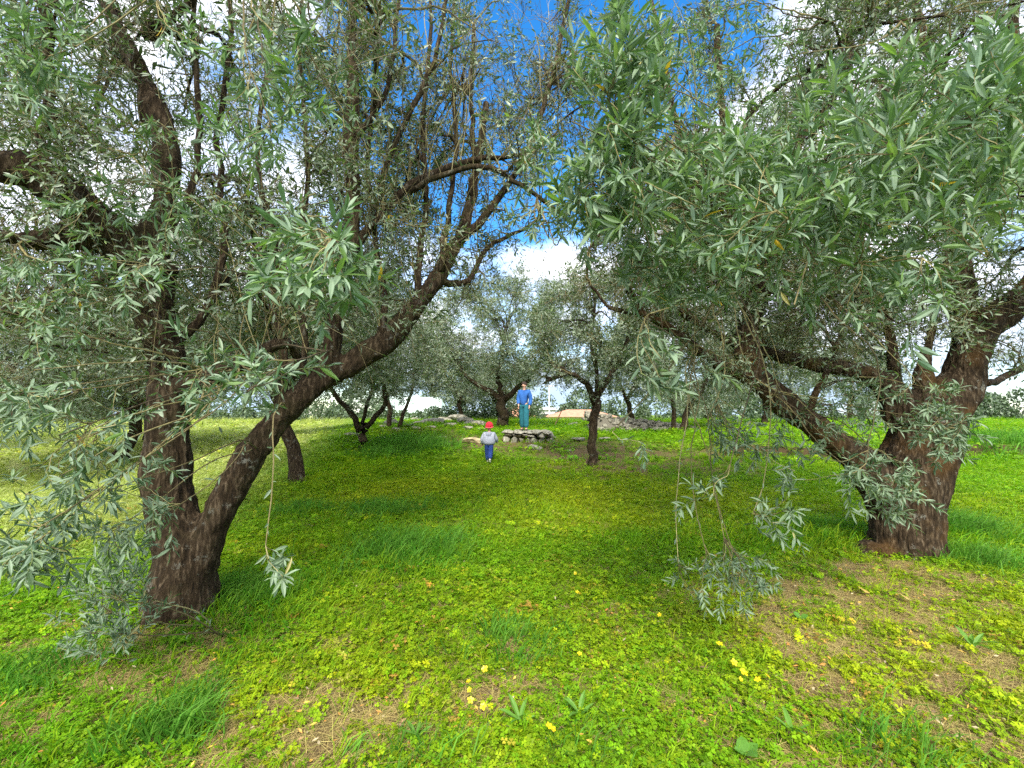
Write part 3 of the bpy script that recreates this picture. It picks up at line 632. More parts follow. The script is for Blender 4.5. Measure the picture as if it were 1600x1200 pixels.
L2 = [PX([(1165, 590, dr-.2, 13), (1110, 560, dr-.3, 10), (1060, 520, dr-.3, 8), (1000, 490, dr-.3, 6), (950, 480, dr-.3, 4)]),
      PX([(1262, 660, dr-.1, 7), (1275, 610, dr-.1, 6), (1300, 570, dr, 5), (1320, 500, dr, 4)]),
      PX([(1180, 470, dr-.1, 9), (1140, 400, dr-.1, 8), (1145, 300, dr, 8), (1130, 180, dr+.1, 7), (1120, 40, dr+.1, 6)]),
      PX([(1180, 340, dr, 8), (1240, 230, dr+.2, 7), (1320, 120, dr+.3, 7), (1322, -20, dr+.3, 6)]),
      PX([(1490, 200, dr+.2, 8), (1450, 80, dr+.3, 7), (1420, -40, dr+.3, 6)]),
      PX([(1640, 400, dr, 12), (1590, 250, dr+.1, 9), (1580, 120, dr+.2, 9), (1590, -30, dr+.2, 8)]),
      PX([(1190, 400, dr-.1, 9), (1110, 330, dr-.1, 6), (1060, 200, dr, 5), (1030, 60, dr, 4), (1010, -60, dr, 3)]),
      PX([(1400, 620, dr, 12), (1390, 520, dr+.2, 8), (1350, 420, dr+.4, 6), (1340, 300, dr+.6, 5)]),
      PX([(1540, 600, dr+.3, 6), (1570, 590, dr+.7, 6), (1620, 560, dr+1., 5)])]
S2 = [(1290, 330, 300, 150, 1.5, 2.6, 115, .05, .060), (1420, 240, 190, 150, 1.3, 2.3, 70, -.05, .062), (1150, 330, 200, 110, 1.3, 2.1, 42, .1, .060), (970, 140, 80, 130, 1.35, 1.9, 26, 0, .062), (960, 290, 80, 90, 1.4, 1.9, 26, .1, .060), (1050, 420, 110, 60, 1.7, 2.3, 24, .3, .055),
      (1560, 180, 60, 140, 1.4, 2.0, 30, .0, .062), (1040, 590, 70, 50, 1.5, 2.0, 8, .8, .058), (1450, 480, 50, 40, 1.2, 1.4, 3, .8, .06), (1190, 690, 80, 60, 2.2, 2.8, 14, 1, .05), (1230, 820, 50, 60, 2.0, 2.4, 7, 1, .055), (1110, 790, 40, 40, 1.9, 2.3, 3, 1, .055), (1130, 905, 75, 45, 2.4, 2.8, 14, 1, .045),
      (1390, 760, 60, 45, 2.9, 3.3, 16, .4, .06), (1470, 665, 50, 60, 3.0, 3.3, 18, .4, .06), (1150, 110, 120, 100, 2.6, 3.4, 30, .2, .055), (1340, 640, 90, 50, 2.8, 3.6, 14, .8, .055), (1300, 740, 60, 40, 2.2, 2.8, 8, 1, .055), (985, 690, 20, 20, 1.9, 2.0, 1, 1, .05)]
near_tree('large old olive tree at right with lichen spotted trunk and three heavy limbs', Vector((gr[0], dr, gh(gr[0], dr))), T2, L2,
          [((3.9, 4.7, 3.8), (3.3, 2.5, 2.1), .66), ((2.0, 4.0, 3.1), (1.5, 1.2, 1.4), .17), ((4.5, 4.6, 5.2), (2.6, 2.0, 1.2), .12), ((3.3, 5.6, 2.75), (1.9, .9, .85), .16), ((.8, 4.7, 4.8), (1.1, 1.0, .9), .06)], 60, 560, 11500, S2, M_BARK2, .64, wands=220)

# background trees
KR = .72
def gpos(px, py): p = G(px, py); return float(p[0]), float(p[1])
def tpx(lst, y): return PX([(a, b, y, r) for a, b, r in lst])
x, y = gpos(468, 752)
far_tree('crooked olive trunk and crown just behind the slanting limb of the left tree', x, y, 5.0, 2.6, [tpx([(478, 768, 26), (466, 745, 17), (452, 700, 14), (440, 650, 13), (447, 590, 12), (440, 520, 9), (420, 450, 7)], y), tpx([(448, 600, 10), (480, 540, 8), (520, 470, 5)], y), tpx([(445, 560, 9), (400, 500, 7), (360, 440, 5)], y)], nleaf=30000, lsize=.062, seed=1, lowest=1.9)
x, y = gpos(190, 722)
far_tree('leaning dark olive in yellow grass, left of the front left tree', x, y, 4.6, 2.8, [tpx([(185, 735, 20), (190, 715, 14), (200, 680, 12), (215, 640, 11), (205, 580, 9), (190, 500, 6)], y), tpx([(212, 640, 9), (160, 580, 7), (120, 520, 5)], y)], nleaf=30000, lsize=.07, seed=2, lowest=1.5)
x, y = gpos(568, 704)
far_tree('small olive tree with a low dark V shaped fork standing in bright grass', x, y, 4.4, 2.3, [tpx([(568, 710, 14), (568, 695, 10), (566, 672, 9), (568, 660, 9)], y), tpx([(562, 675, 7), (548, 645, 6), (528, 622, 5), (500, 590, 4)], y), tpx([(572, 668, 6), (590, 648, 5.5), (602, 625, 5), (600, 595, 4), (610, 540, 3)], y), tpx([(566, 660, 4), (575, 630, 4), (585, 590, 3), (580, 540, 3)], y)], nleaf=20000, lsize=.08, seed=3, lowest=1.6)
far_tree('twin stemmed olive tree rising behind the small V forked olive', -4.4, 17.2, 4.2, 2.2, [tpx([(606, 672, 6), (608, 640, 5), (600, 600, 4), (590, 560, 3)], 17.2), tpx([(622, 672, 5), (630, 645, 4), (642, 615, 3), (650, 580, 3)], 17.2)], nleaf=11000, lsize=.10, seed=4, lowest=1.5)
x, y = gpos(785, 668)
far_tree('round crowned olive tree behind the stone platform beside the adult in blue', x, y, 6.2, 3.3, [tpx([(785, 675, 15), (785, 660, 12), (786, 640, 11), (785, 622, 10)], y), tpx([(782, 625, 7), (765, 610, 6), (735, 595, 4), (710, 560, 3)], y), tpx([(788, 625, 7), (808, 606, 5.5), (835, 585, 4), (850, 540, 3)], y), tpx([(785, 622, 6), (780, 590, 5), (790, 520, 3)], y)], nleaf=34000, lsize=.085, seed=5, lowest=1.75)
x, y = gpos(927, 728)
far_tree('slender olive tree with straight dark trunk right of the adult in blue', x, y, 4.5, 1.5, [tpx([(925, 735, 15), (926, 720, 10.5), (925, 690, 9.5), (929, 655, 9.5), (932, 625, 10)], y), tpx([(930, 632, 8), (916, 600, 6), (893, 583, 5), (865, 590, 4), (850, 600, 3)], y), tpx([(932, 628, 8), (945, 600, 6.5), (965, 570, 5), (985, 520, 4)], y), tpx([(930, 630, 5), (932, 590, 4.5), (925, 540, 4), (930, 470, 3)], y)], nleaf=13000, lsize=.07, seed=6, lowest=2.0)
x, y = gpos(1064, 674)
far_tree('olive tree with two dark leaning stems beside the rubble heap', x, y, 4.6, 2.7, [tpx([(1062, 680, 9), (1068, 660, 7), (1082, 630, 6), (1098, 605, 5), (1110, 570, 4)], y), tpx([(1051, 680, 6), (1052, 650, 5), (1048, 615, 4), (1030, 580, 3)], y)], nleaf=24000, lsize=.085, seed=7, lowest=.75)
BG = [(-11.5, 9.5, 4.6, 2.9, 'dense olive crown at the far left edge above the pale field', 24000, .075), (-12.5, 15.5, 4.8, 3.0, 'olive tree standing in the pale field at far left', 14000, .10), (-8.0, 15.8, 4.8, 2.6, 'olive tree deep behind the leaning dark trunk on the left', 14000, .10),
      (-2.9, 25.5, 4.0, 2.6, 'dark olive tree on the crest behind the left rock outcrop', 9000, .12), (-.8, 27.5, 4.0, 2.5, 'dark olive tree on the crest nearest the round crowned tree', 9000, .12), (6.0, 22.5, 4.4, 2.6, 'olive tree behind the slender trunk and the rubble heap', 10000, .12),
      (11.0, 19.5, 4.4, 2.4, 'small olive tree seen beyond the long left limb of the right tree', 12000, .11), (-18, 13, 5, 3.2, 'olive tree beyond the field outside the left border', 9000, .12), (14.2, 33, 3.6, 3.2, 'round bush like olive under the limbs of the right tree', 9000, .14), (19.5, 26, 4.6, 2.6, 'far olive behind the right tree trunk', 9000, .13)]
for i, (x, y, h, r, lab, nlf, ls) in enumerate(BG):
    far_tree(lab, x, y, h, r, nleaf=nlf, lsize=ls, seed=20+i, tr=.14, fork=1.25, lowest=.9 if i in (3, 4, 8) else 1.3)


# distant wood, hedges (one mass each)
def wood(name, label, segs, n, lsz, seed, cols):
    rg = np.random.default_rng(seed); P = []
    for x0, y0, x1, y1, z0, h, k in segs:
        cx = np.linspace(0, 1, k); X = x0+(x1-x0)*cx+rg.normal(size=k)*h*.2; Y = y0+(y1-y0)*cx+rg.normal(size=k)*h*.5
        H = h*rg.uniform(.4, 1.2, k); per = n//(k*len(segs))
        for i in range(k):
            v = unit(rg.normal(size=(per, 3)))*rg.uniform(.5, 1, (per, 1))**.5
            zc = float(gh(X[i], Y[i]))+z0+H[i]*.5
            P.append(np.array([X[i], Y[i], zc])+v*np.array([H[i]*.34, H[i]*.34, H[i]*.52]))
    P = np.concatenate(P); m = len(P); D = unit(rg.normal(size=(m, 3))); U = rg.normal(size=(m, 3))
    c = np.array(cols)[rg.integers(0, len(cols), m)]*rg.uniform(.7, 1.3, (m, 1))
    mb = MB(); leaves(mb, P, D, U, np.full(m, lsz), np.full(m, lsz*.6), c, LEAF_FAR)
    o = link(name, mb.mesh(name), M_LEAF, kind='stuff'); o['label'] = label
wood('distant_forest', 'distant band of green pines beyond the grove and houses', [(-60, 95, 90, 92, 0, 8.2, 70), (90, 92, 190, 80, 0, 8, 40), (-60, 95, -170, 70, 0, 8, 40)], 110000, .6, 3, [(.05, .085, .04), (.07, .10, .05), (.035, .06, .03)])
wood('hedge_mass', 'low grey green scrub closing the edge of the field', [(-40, 24, -15, 27, -.4, 2.6, 34), (-14, 26, -5.5, 28, -.5, 1.7, 26), (16, 36, 46, 30, -.3, 1.6, 22), (9, 30, 16, 36, -.2, 1.5, 8), (-4.8, 27, 1.5, 28.5, -.5, 1.8, 26)], 90000, .12, 4, [(.05, .09, .035), (.08, .12, .05), (.035, .06, .02)])

# ------------------------------------------------------------------ buildings beyond the crest
M_ROOF = mat_flat('terracotta_roof', (.50, .25, .15), .85, (.36, .18, .11), 3); M_WALLH = mat_flat('pale_render', (.62, .56, .46), .9, (.5, .45, .37), 2)
M_WIN = mat_flat('dark_window', (.03, .035, .04), .2); M_WHITE = mat_flat('whitewash', (.75, .74, .70), .9); M_PALE = mat_flat('pale_sheet_roof', (.55, .66, .56), .6, (.48, .60, .52), 1.5)
def boxv(x0, x1, y0, y1, z0, z1): return np.array([(x0, y0, z0), (x1, y0, z0), (x1, y1, z0), (x0, y1, z0), (x0, y0, z1), (x1, y0, z1), (x1, y1, z1), (x0, y1, z1)])
BF = np.array([(0, 3, 2, 1), (4, 5, 6, 7), (0, 1, 5, 4), (1, 2, 6, 5), (2, 3, 7, 6), (3, 0, 4, 7)])
def box_obj(name, mat, parent, *a):
    mb = MB(); mb.add(boxv(*a), [BF], (.5, .5, .5)); return link(name, mb.mesh(name), mat, parent)
def house(x, y, wd, dp, hw, hr, label, mroof, mwall, hip=.3):
    z = float(gh(x, y))-.2; r = empty('house', (x, y, z), label, 'house')
    box_obj('wall', mwall, r, x-wd/2, x+wd/2, y-dp/2, y+dp/2, z, z+hw)
    mb = MB(); o = .35; e = wd*hip; t = z+hw+.01
    v = [(x-wd/2-o, y-dp/2-o, t), (x+wd/2+o, y-dp/2-o, t), (x+wd/2+o, y+dp/2+o, t), (x-wd/2-o, y+dp/2+o, t), (x-wd/2+e, y, t+hr), (x+wd/2-e, y, t+hr)]
    mb.add(v, [np.array([(0, 1, 5, 4), (2, 3, 4, 5), (3, 2, 1, 0)]), np.array([(1, 2, 5), (3, 0, 4)])], (.5, .5, .5)); link('roof', mb.mesh('roof'), mroof, r)
    for k in (-.28, .05, .32): box_obj('window', M_WIN, r, x+wd*k-.45, x+wd*k+.45, y-dp/2-.03, y-dp/2+.05, z+hw*.45, z+hw*.85)
    return r
def zat(py, d): return float(W(800, py, d)[2])
def xat(px, d): return float(W(px, 600, d)[0])
d = 48
house(xat(905, d), d, 6.6, 5, zat(651, d)-float(gh(0, d))+.2, zat(640, d)-zat(651, d), 'low house with a wide terracotta roof right of the adult in blue', M_ROOF, M_WALLH, .3)
house(xat(806, d+2), d+2, 3.6, 4, zat(651, d+2)-float(gh(0, d+2))+.2, zat(635, d+2)-zat(651, d+2), 'narrow terracotta roofed house between the round olive and the adult', M_ROOF, M_WALLH, .35)
house(xat(855, 58), 58, 1.8, 2, zat(640, 58)-float(gh(0, 58))+.2, .25, 'small white hut beside the pole in front of the distant pines', M_WHITE, M_WHITE, .1)
house(xat(650, 46), 46, 5.4, 5, zat(645, 46)-float(gh(-9, 46))+.2, 1.6, 'shed with a pale green sheet roof behind the left rock outcrop', M_PALE, M_PALE, .02)
mb = MB(); px_ = xat(858, 56); zg = float(gh(px_, 56))
tubes(mb, np.array([[(px_, 56, zg), (px_, 56, zat(600, 56))]]), np.array([[.09, .06]]), 8, (.3, .3, .28), cap=True)
r = empty('utility_pole', (px_, 56, zg), 'thin pale utility pole beside the white hut', 'pole'); link('post', mb.mesh('post'), M_WHITE, r)
box_obj('crossarm', M_WHITE, r, px_-.6, px_+.6, 55.9, 56.02, zat(604, 56), zat(603, 56)+.05)

# ------------------------------------------------------------------ stones
def stone_mesh(seed, flat=.6, sub=2, mat=M_STONE):
    import bmesh
    bm = bmesh.new(); bmesh.ops.create_icosphere(bm, subdivisions=sub, radius=.5); rg = np.random.default_rng(seed)
    co = np.array([v.co[:] for v in bm.verts]); n = co/np.linalg.norm(co, axis=1, keepdims=True)
    for _ in range(9):                                  # chop flat facets
        d_ = unit(rg.normal(size=(1, 3)))[0]; c = rg.uniform(.28, .42); s_ = co@d_; co = co-np.outer(np.maximum(s_-c, 0), d_)
    co = co*(1+.18*(fbm(n[:, 0]*2+seed, n[:, 1]*2, n[:, 2]*2, s=3)-.5)[:, None]); co[:, 2] *= flat
    for v, q in zip(bm.verts, co): v.co = q
    me = bpy.data.meshes.new('stone'); bm.to_mesh(me); bm.free(); me.materials.append(mat); return me
M_STONE2 = mat_flat('yellowish_stone', (.45, .38, .22), .9, (.2, .16, .08), 6, .6)
SM = [stone_mesh(i, .62) for i in range(7)]; SS = [stone_mesh(20+i, .75, 1) for i in range(6)]; FLAT = [stone_mesh(40+i, .32) for i in range(5)]; YEL = [stone_mesh(60, .4, 2, M_STONE2)]
def stone(me, x, y, z, sx, sy, sz, rz, parent=None, name='stone', tilt=.12):
    o = bpy.data.objects.new(name, me); COL.objects.link(o)
    loc = Vector((x, y, z))
    if parent: o.parent = parent; loc = loc-parent.location
    o.location = loc; o.scale = (sx, sy, sz); o.rotation_euler = (random.uniform(-tilt, tilt), random.uniform(-tilt, tilt), rz); return o
px0, py0 = gpos(825, 690); zb = float(gh(px0, py0)); k = py0/F
plat = empty('stone_platform', (px0, py0, zb), 'low dry stone platform of flat slabs under the adult in blue', 'platform')
ztop = float(W(820, 672, py0+.5)[2])
for row, (z0_, z1_, m_) in enumerate([(zb-.08, zb+(ztop-zb)*.5, 7), (zb+(ztop-zb)*.42, ztop-.09, 6)]):
    for dy in (0, .55, 1.05):
        for i in range(m_):
            xx = px0+(-38+76*(i+.5+random.uniform(-.15, .15))/m_)*k+dy*.1
            stone(random.choice(SM), xx, py0+dy+random.uniform(-.06, .06), (z0_+z1_)/2, 82*k/m_*1.15, .62, (z1_-z0_)/.62*1.35, random.uniform(-.3, .3), plat)
for dy in (0, .5, 1.0):
    for i in range(5):
        stone(random.choice(FLAT), px0+(-38+76*(i+.5+random.uniform(-.1, .1))/5)*k, py0+dy-.05+random.uniform(-.05, .05), ztop-.055, 82*k/5*1.2, .72, .36, random.uniform(-.25, .25), plat, tilt=.03)
oc = gpos(690, 668); out = empty('rock_outcrop', (oc[0], oc[1], float(gh(*oc))), 'long pale rock outcrop in the grass left of the round crowned olive', 'rocks')
for (px, py, s) in [(612, 662, 24), (628, 660, 20), (640, 664, 17), (655, 662, 20), (668, 660, 22), (684, 660, 26), (696, 657, 24), (706, 655, 22), (715, 657, 34), (726, 660, 30), (738, 662, 28), (748, 664, 22), (702, 664, 20), (672, 667, 16), (650, 668, 14), (730, 668, 16), (620, 670, 14), (690, 651, 20), (664, 652, 18), (735, 654, 18), (752, 669, 12), (600, 666, 16), (644, 656, 18)]:
    x, y = gpos(px, py+3); sz = s*y/F
    stone(random.choice(SM+FLAT), x, y, float(gh(x, y))+sz*.16, sz*1.25, sz*.9, sz*random.uniform(.7, 1.0), random.uniform(-.5, .5), out)
hc = gpos(985, 672); heap = empty('rubble_heap', (hc[0], hc[1], float(gh(*hc))), 'sloping heap of small grey rubble stones right of the slender olive', 'stone heap')
rg = np.random.default_rng(5)
for i in range(230):
    u_ = rg.uniform(0, 1); x = hc[0]+(-1.6+3.9*u_); dy = rg.uniform(-.6, 1.5); y = hc[1]+dy
    hh = max(0, .72*(1-u_*.85)*math.sin(min(1, (dy+.7)/1.2)*1.57)*(1-abs(dy)/2.6)); s_ = rg.uniform(.11, .30)
    stone(SS[rg.integers(6)], x, y, float(gh(x, y))+hh*rg.uniform(.8, 1.0)+.02, s_, s_, s_, rg.uniform(0, 6), heap, tilt=.6)
base = MB(); gx = np.linspace(0, 1, 14); gy = np.linspace(-.7, 1.6, 10); XX, YY = np.meshgrid(gx, gy)
HH = .66*(1-XX*.85)*np.sin(np.minimum(1, (YY+.7)/1.2)*1.57)*(1-np.abs(YY)/2.6)*np.minimum(1, np.minimum(XX, 1-XX)*8)
wx = hc[0]-1.6+3.9*XX; wy = hc[1]+YY; ii = np.arange(140).reshape(10, 14)
base.add(np.stack([wx, wy, gh(wx, wy)+HH-.03], -1).reshape(-1, 3), [np.stack([ii[:-1, :-1], ii[:-1, 1:], ii[1:, 1:], ii[1:, :-1]], -1).reshape(-1, 4)], (.13, .12, .09))
link('earth_core', base.mesh('earth_core', True), M_GROUND, heap)
for px, py, s, me, lab in [(691, 686, 15, SM[1], 'pale rock in the grass left of the child, upper of a close pair'), (700, 693, 12, SM[2], 'small grey rock just below the pale rock left of the child'), (740, 692, 34, YEL[0], 'long flat yellowish rock just left of the child in the red cap'), (905, 689, 24, FLAT[1], 'flat pale stone left of the slender olive trunk'), (945, 687, 18, FLAT[2], 'flat pale stone right of the slender olive trunk'),
                       (836, 702, 22, SM[3], 'grey rock lying below the right end of the stone platform'), (890, 706, 9, SS[1], 'tiny pale stone in the brown litter left of the slender trunk'), (895, 666, 18, SM[4], 'rounded pale rock near the leaning stick'), (1028, 674, 26, FLAT[3], 'broad grey slab beside the two stemmed olive'), (602, 688, 22, FLAT[0], 'low pale slab right of the V forked olive'), (552, 682, 26, FLAT[4], 'thin grey slab left of the V forked olive'), (862, 686, 14, SM[5], 'small rock at the right foot of the stone platform')]:
    x, y = gpos(px, py); sz = s*y/F
    o = stone(me, x, y, float(gh(x, y))+sz*.12, sz*1.2, sz*.9, sz*.85, random.uniform(-.4, .4), name='rock'); tag(o, lab, 'rock')
# leaning stick and a round dead leaf
x, y = gpos(864, 668); mb = MB(); p = np.array([(x, y, gh(x, y)-.05), (x+.25, y, gh(x, y)+.45), (x+.42, y, gh(x, y)+.85)])
tubes(mb, p[None], np.array([[.03, .022, .012]]), 6, (.14, .10, .05)); q = np.array([(x+.3, y, gh(x, y)+.6), (x+.55, y-.05, gh(x, y)+.85)]); tubes(mb, q[None], np.array([[.014, .007]]), 5, (.14, .10, .05))
tag(link('stick', mb.mesh('stick', True), M_TWIG), 'bare forked stick leaning up from the ground right of the adult', 'stick')
def big_leaf_mesh(name, col, mat, L_=1., Wd=.8):
    mb = MB(); leaves(mb, np.zeros((1, 3)), np.array([[1., 0, 0]]), np.array([[0, 0, 1.]]), np.array([L_]), np.array([Wd]), np.array([col]), LEAF_NEAR); me = mb.mesh(name); me.materials.append(mat); return me
for px, py, c, lab in [(1353, 937, (.50, .33, .12), 'round tan dead leaf on the litter below the right tree'), (1418, 948, (.42, .26, .10), 'curled brown dead leaf right of the round tan one')]:
    x, y = gpos(px, py); o = bpy.data.objects.new('fallen_leaf', big_leaf_mesh('fallen_leaf', c, M_PETAL, .07, .06)); COL.objects.link(o); o.location = (x, y, float(gh(x, y))+.05); o.rotation_euler = (.5, -.2, 1.2); tag(o, lab, 'leaf')

# ------------------------------------------------------------------ broad leaved weeds
BLM = big_leaf_mesh('leaf', (.10, .24, .03), M_GREEN, 1, .22)
BLW = big_leaf_mesh('leaf', (.09, .24, .03), M_GREEN, 1, .75)
for px, py, n_, ln, me, lab in [(1250, 972, 3, .085, BLW, 'round bright green leaf plant in straw below the right tree'), (1165, 1192, 4, .085, BLW, 'round leaved green plant at the bottom edge right of centre'), (812, 1140, 6, .14, BLM, 'rosette of long blades just above the lone twin flower'), (650, 1165, 5, .10, BLM, 'oval leaved plant at the bottom left of the twin flower'), (1520, 1020, 7, .16, BLM, 'tall pointed leaf weed near the right border'), (905, 1130, 6, .14, BLM, 'rosette of long blades right of the lone twin flower'), (1240, 1160, 5, .13, BLM, 'long leaved weed at bottom right in yellowing clover')]:
    x, y = gpos(px, py); z = float(gh(x, y)); r = empty('weed', (x, y, z), lab, 'plant', 'broad leaved weeds in the clover')
    for i in range(n_):
        o = bpy.data.objects.new('leaf', me); COL.objects.link(o); o.parent = r; s_ = ln*random.uniform(.55, .9)
        o.scale = (s_, s_*.7, s_); o.location = (0, 0, .02+.005*i); o.rotation_euler = (random.uniform(-.3, .3), -random.uniform(.35, .9), i*6.28/n_+random.uniform(-.3, .3))

# ------------------------------------------------------------------ yellow flowers
def petal_mesh():
    n = 5; v = [(0, 0, 0)]; f = []
    pts = [(.25, .13, .05), (.7, .30, .16), (1, .16, .17), (1.02, -.14, .17), (.72, -.30, .16), (.25, -.13, .05), (.6, 0, .08)]
    v += pts; f3 = np.array([(0, 6, 7), (0, 7, 1), (7, 2, 1), (7, 3, 2), (7, 4, 3), (7, 5, 4), (7, 6, 5)])
    mb = MB(); mb.add(np.array(v), [f3], (.80, .62, .01)); me = mb.mesh('petal'); me.materials.append(M_PETAL); return me
PET = petal_mesh(); mb = MB(); t = np.linspace(0, 1, 5); tubes(mb, np.stack([.01*np.sin(t*3), 0*t, t-1], 1)[None], np.full((1, 5), .0011)/1, 4, (.25, .35, .05)); STEM = mb.mesh('stem'); STEM.materials.append(M_GREEN)
mb = MB(); leaves(mb, np.zeros((6, 3)), np.array([(math.cos(a), math.sin(a), .8) for a in np.arange(6)*1.047]), np.array([[0, 0, 1.]]*6), np.full(6, .0055), np.full(6, .003), np.array([(.55, .30, .01)]*6), LEAF_FAR); CEN = mb.mesh('stamens'); CEN.materials.append(M_PETAL)
FL = [(757, 1056, .020, 'yellow flower standing alone above the small left cluster'), (732, 1077, .013, 'small half hidden yellow flower topmost in the left cluster'), (733, 1091, .015, 'yellow flower at left in the left foreground cluster, slightly closed'), (735, 1108, .019, 'open yellow flower lowest left in the left foreground cluster'), (755, 1117, .019, 'open yellow flower at the right end of the left foreground cluster'),
      (858, 1150, .019, 'yellow flower, upper left one of the lone pair at bottom centre'), (864, 1157, .018, 'yellow flower, lower right one of the lone pair at bottom centre'), (906, 1030, .016, 'single yellow flower right of a fallen grey stem'), (899, 897, .017, 'farthest yellow flower in the green near the middle'), (902, 928, .015, 'second farthest yellow flower, just below the farthest one'), (1031, 966, .017, 'single yellow flower beside the brown bare patch right of centre'),
      (1125, 1014, .022, 'broad yellow flower at the top left of the right cluster'), (1147, 1045, .021, 'yellow flower second in the diagonal row of the right cluster'), (1163, 1061, .023, 'largest full yellow flower in the middle of the right cluster'), (1158, 1072, .014, 'small orange yellow flower tucked under the largest one'), (1185, 1073, .020, 'yellow flower lowest in the right cluster'), (1200, 1068, .016, 'pale yellow flower at the right end of the right cluster')]
for px, py, s_, lab in FL:
    x, y = gpos(px, py+14); h_ = .075; z = float(gh(x, y)); r = empty('yellow_flower', (x, y, z), lab, 'flower', 'yellow wood sorrel flowers in the clover')
    head = Vector((0, 0, h_)); tilt = Vector((random.uniform(-.6, .6), random.uniform(-.9, -.1), .8)).normalized(); q0 = tilt.to_track_quat('Z', 'X')
    st = bpy.data.objects.new('stem', STEM); COL.objects.link(st); st.parent = r; st.location = head; st.scale = (1, 1, h_)
    ce = bpy.data.objects.new('stamens', CEN); COL.objects.link(ce); ce.parent = r; ce.location = head; ce.rotation_euler = q0.to_euler()
    for i in range(5):
        o = bpy.data.objects.new('petal', PET); COL.objects.link(o); o.parent = r; o.location = head; s2 = s_*.85*random.uniform(.85, 1.1); o.scale = (s2, s2*1.25, s2)
        o.rotation_euler = (q0.to_matrix() @ Matrix.Rotation(i*6.283/5+px, 3, 'Z')).to_euler()

# ------------------------------------------------------------------ people
def skin(name, verts, edges, mat, parent, sub=2):
    """verts (x,y,z,r[,ry])"""
    me = bpy.data.meshes.new(name); me.from_pydata([v[:3] for v in verts], edges, []); o = bpy.data.objects.new(name, me); COL.objects.link(o)
    m = o.modifiers.new('s', 'SKIN'); m.use_smooth_shade = True
    for i, v in enumerate(verts): me.skin_vertices[0].data[i].radius = (v[3], v[4] if len(v) > 4 else v[3])
    me.skin_vertices[0].data[0].use_root = True
    s = o.modifiers.new('d', 'SUBSURF'); s.levels = sub; s.render_levels = sub
    ne = bpy.data.meshes.new_from_object(o.evaluated_get(bpy.context.evaluated_depsgraph_get())); bpy.data.objects.remove(o); bpy.data.meshes.remove(me)
    ne.name = name; ne.materials.clear(); ne.materials.append(mat)
    o = bpy.data.objects.new(name, ne); COL.objects.link(o); o.parent = parent; return o
class Sk:
    def __init__(s): s.v = []; s.e = []; s.k = {}
    def add(s, key, p, r, par=None, ry=None):
        s.v.append((p[0], p[1], p[2], r, ry if ry else r)); s.k[key] = len(s.v)-1
        if par is not None: s.e.append((s.k[par], s.k[key]))
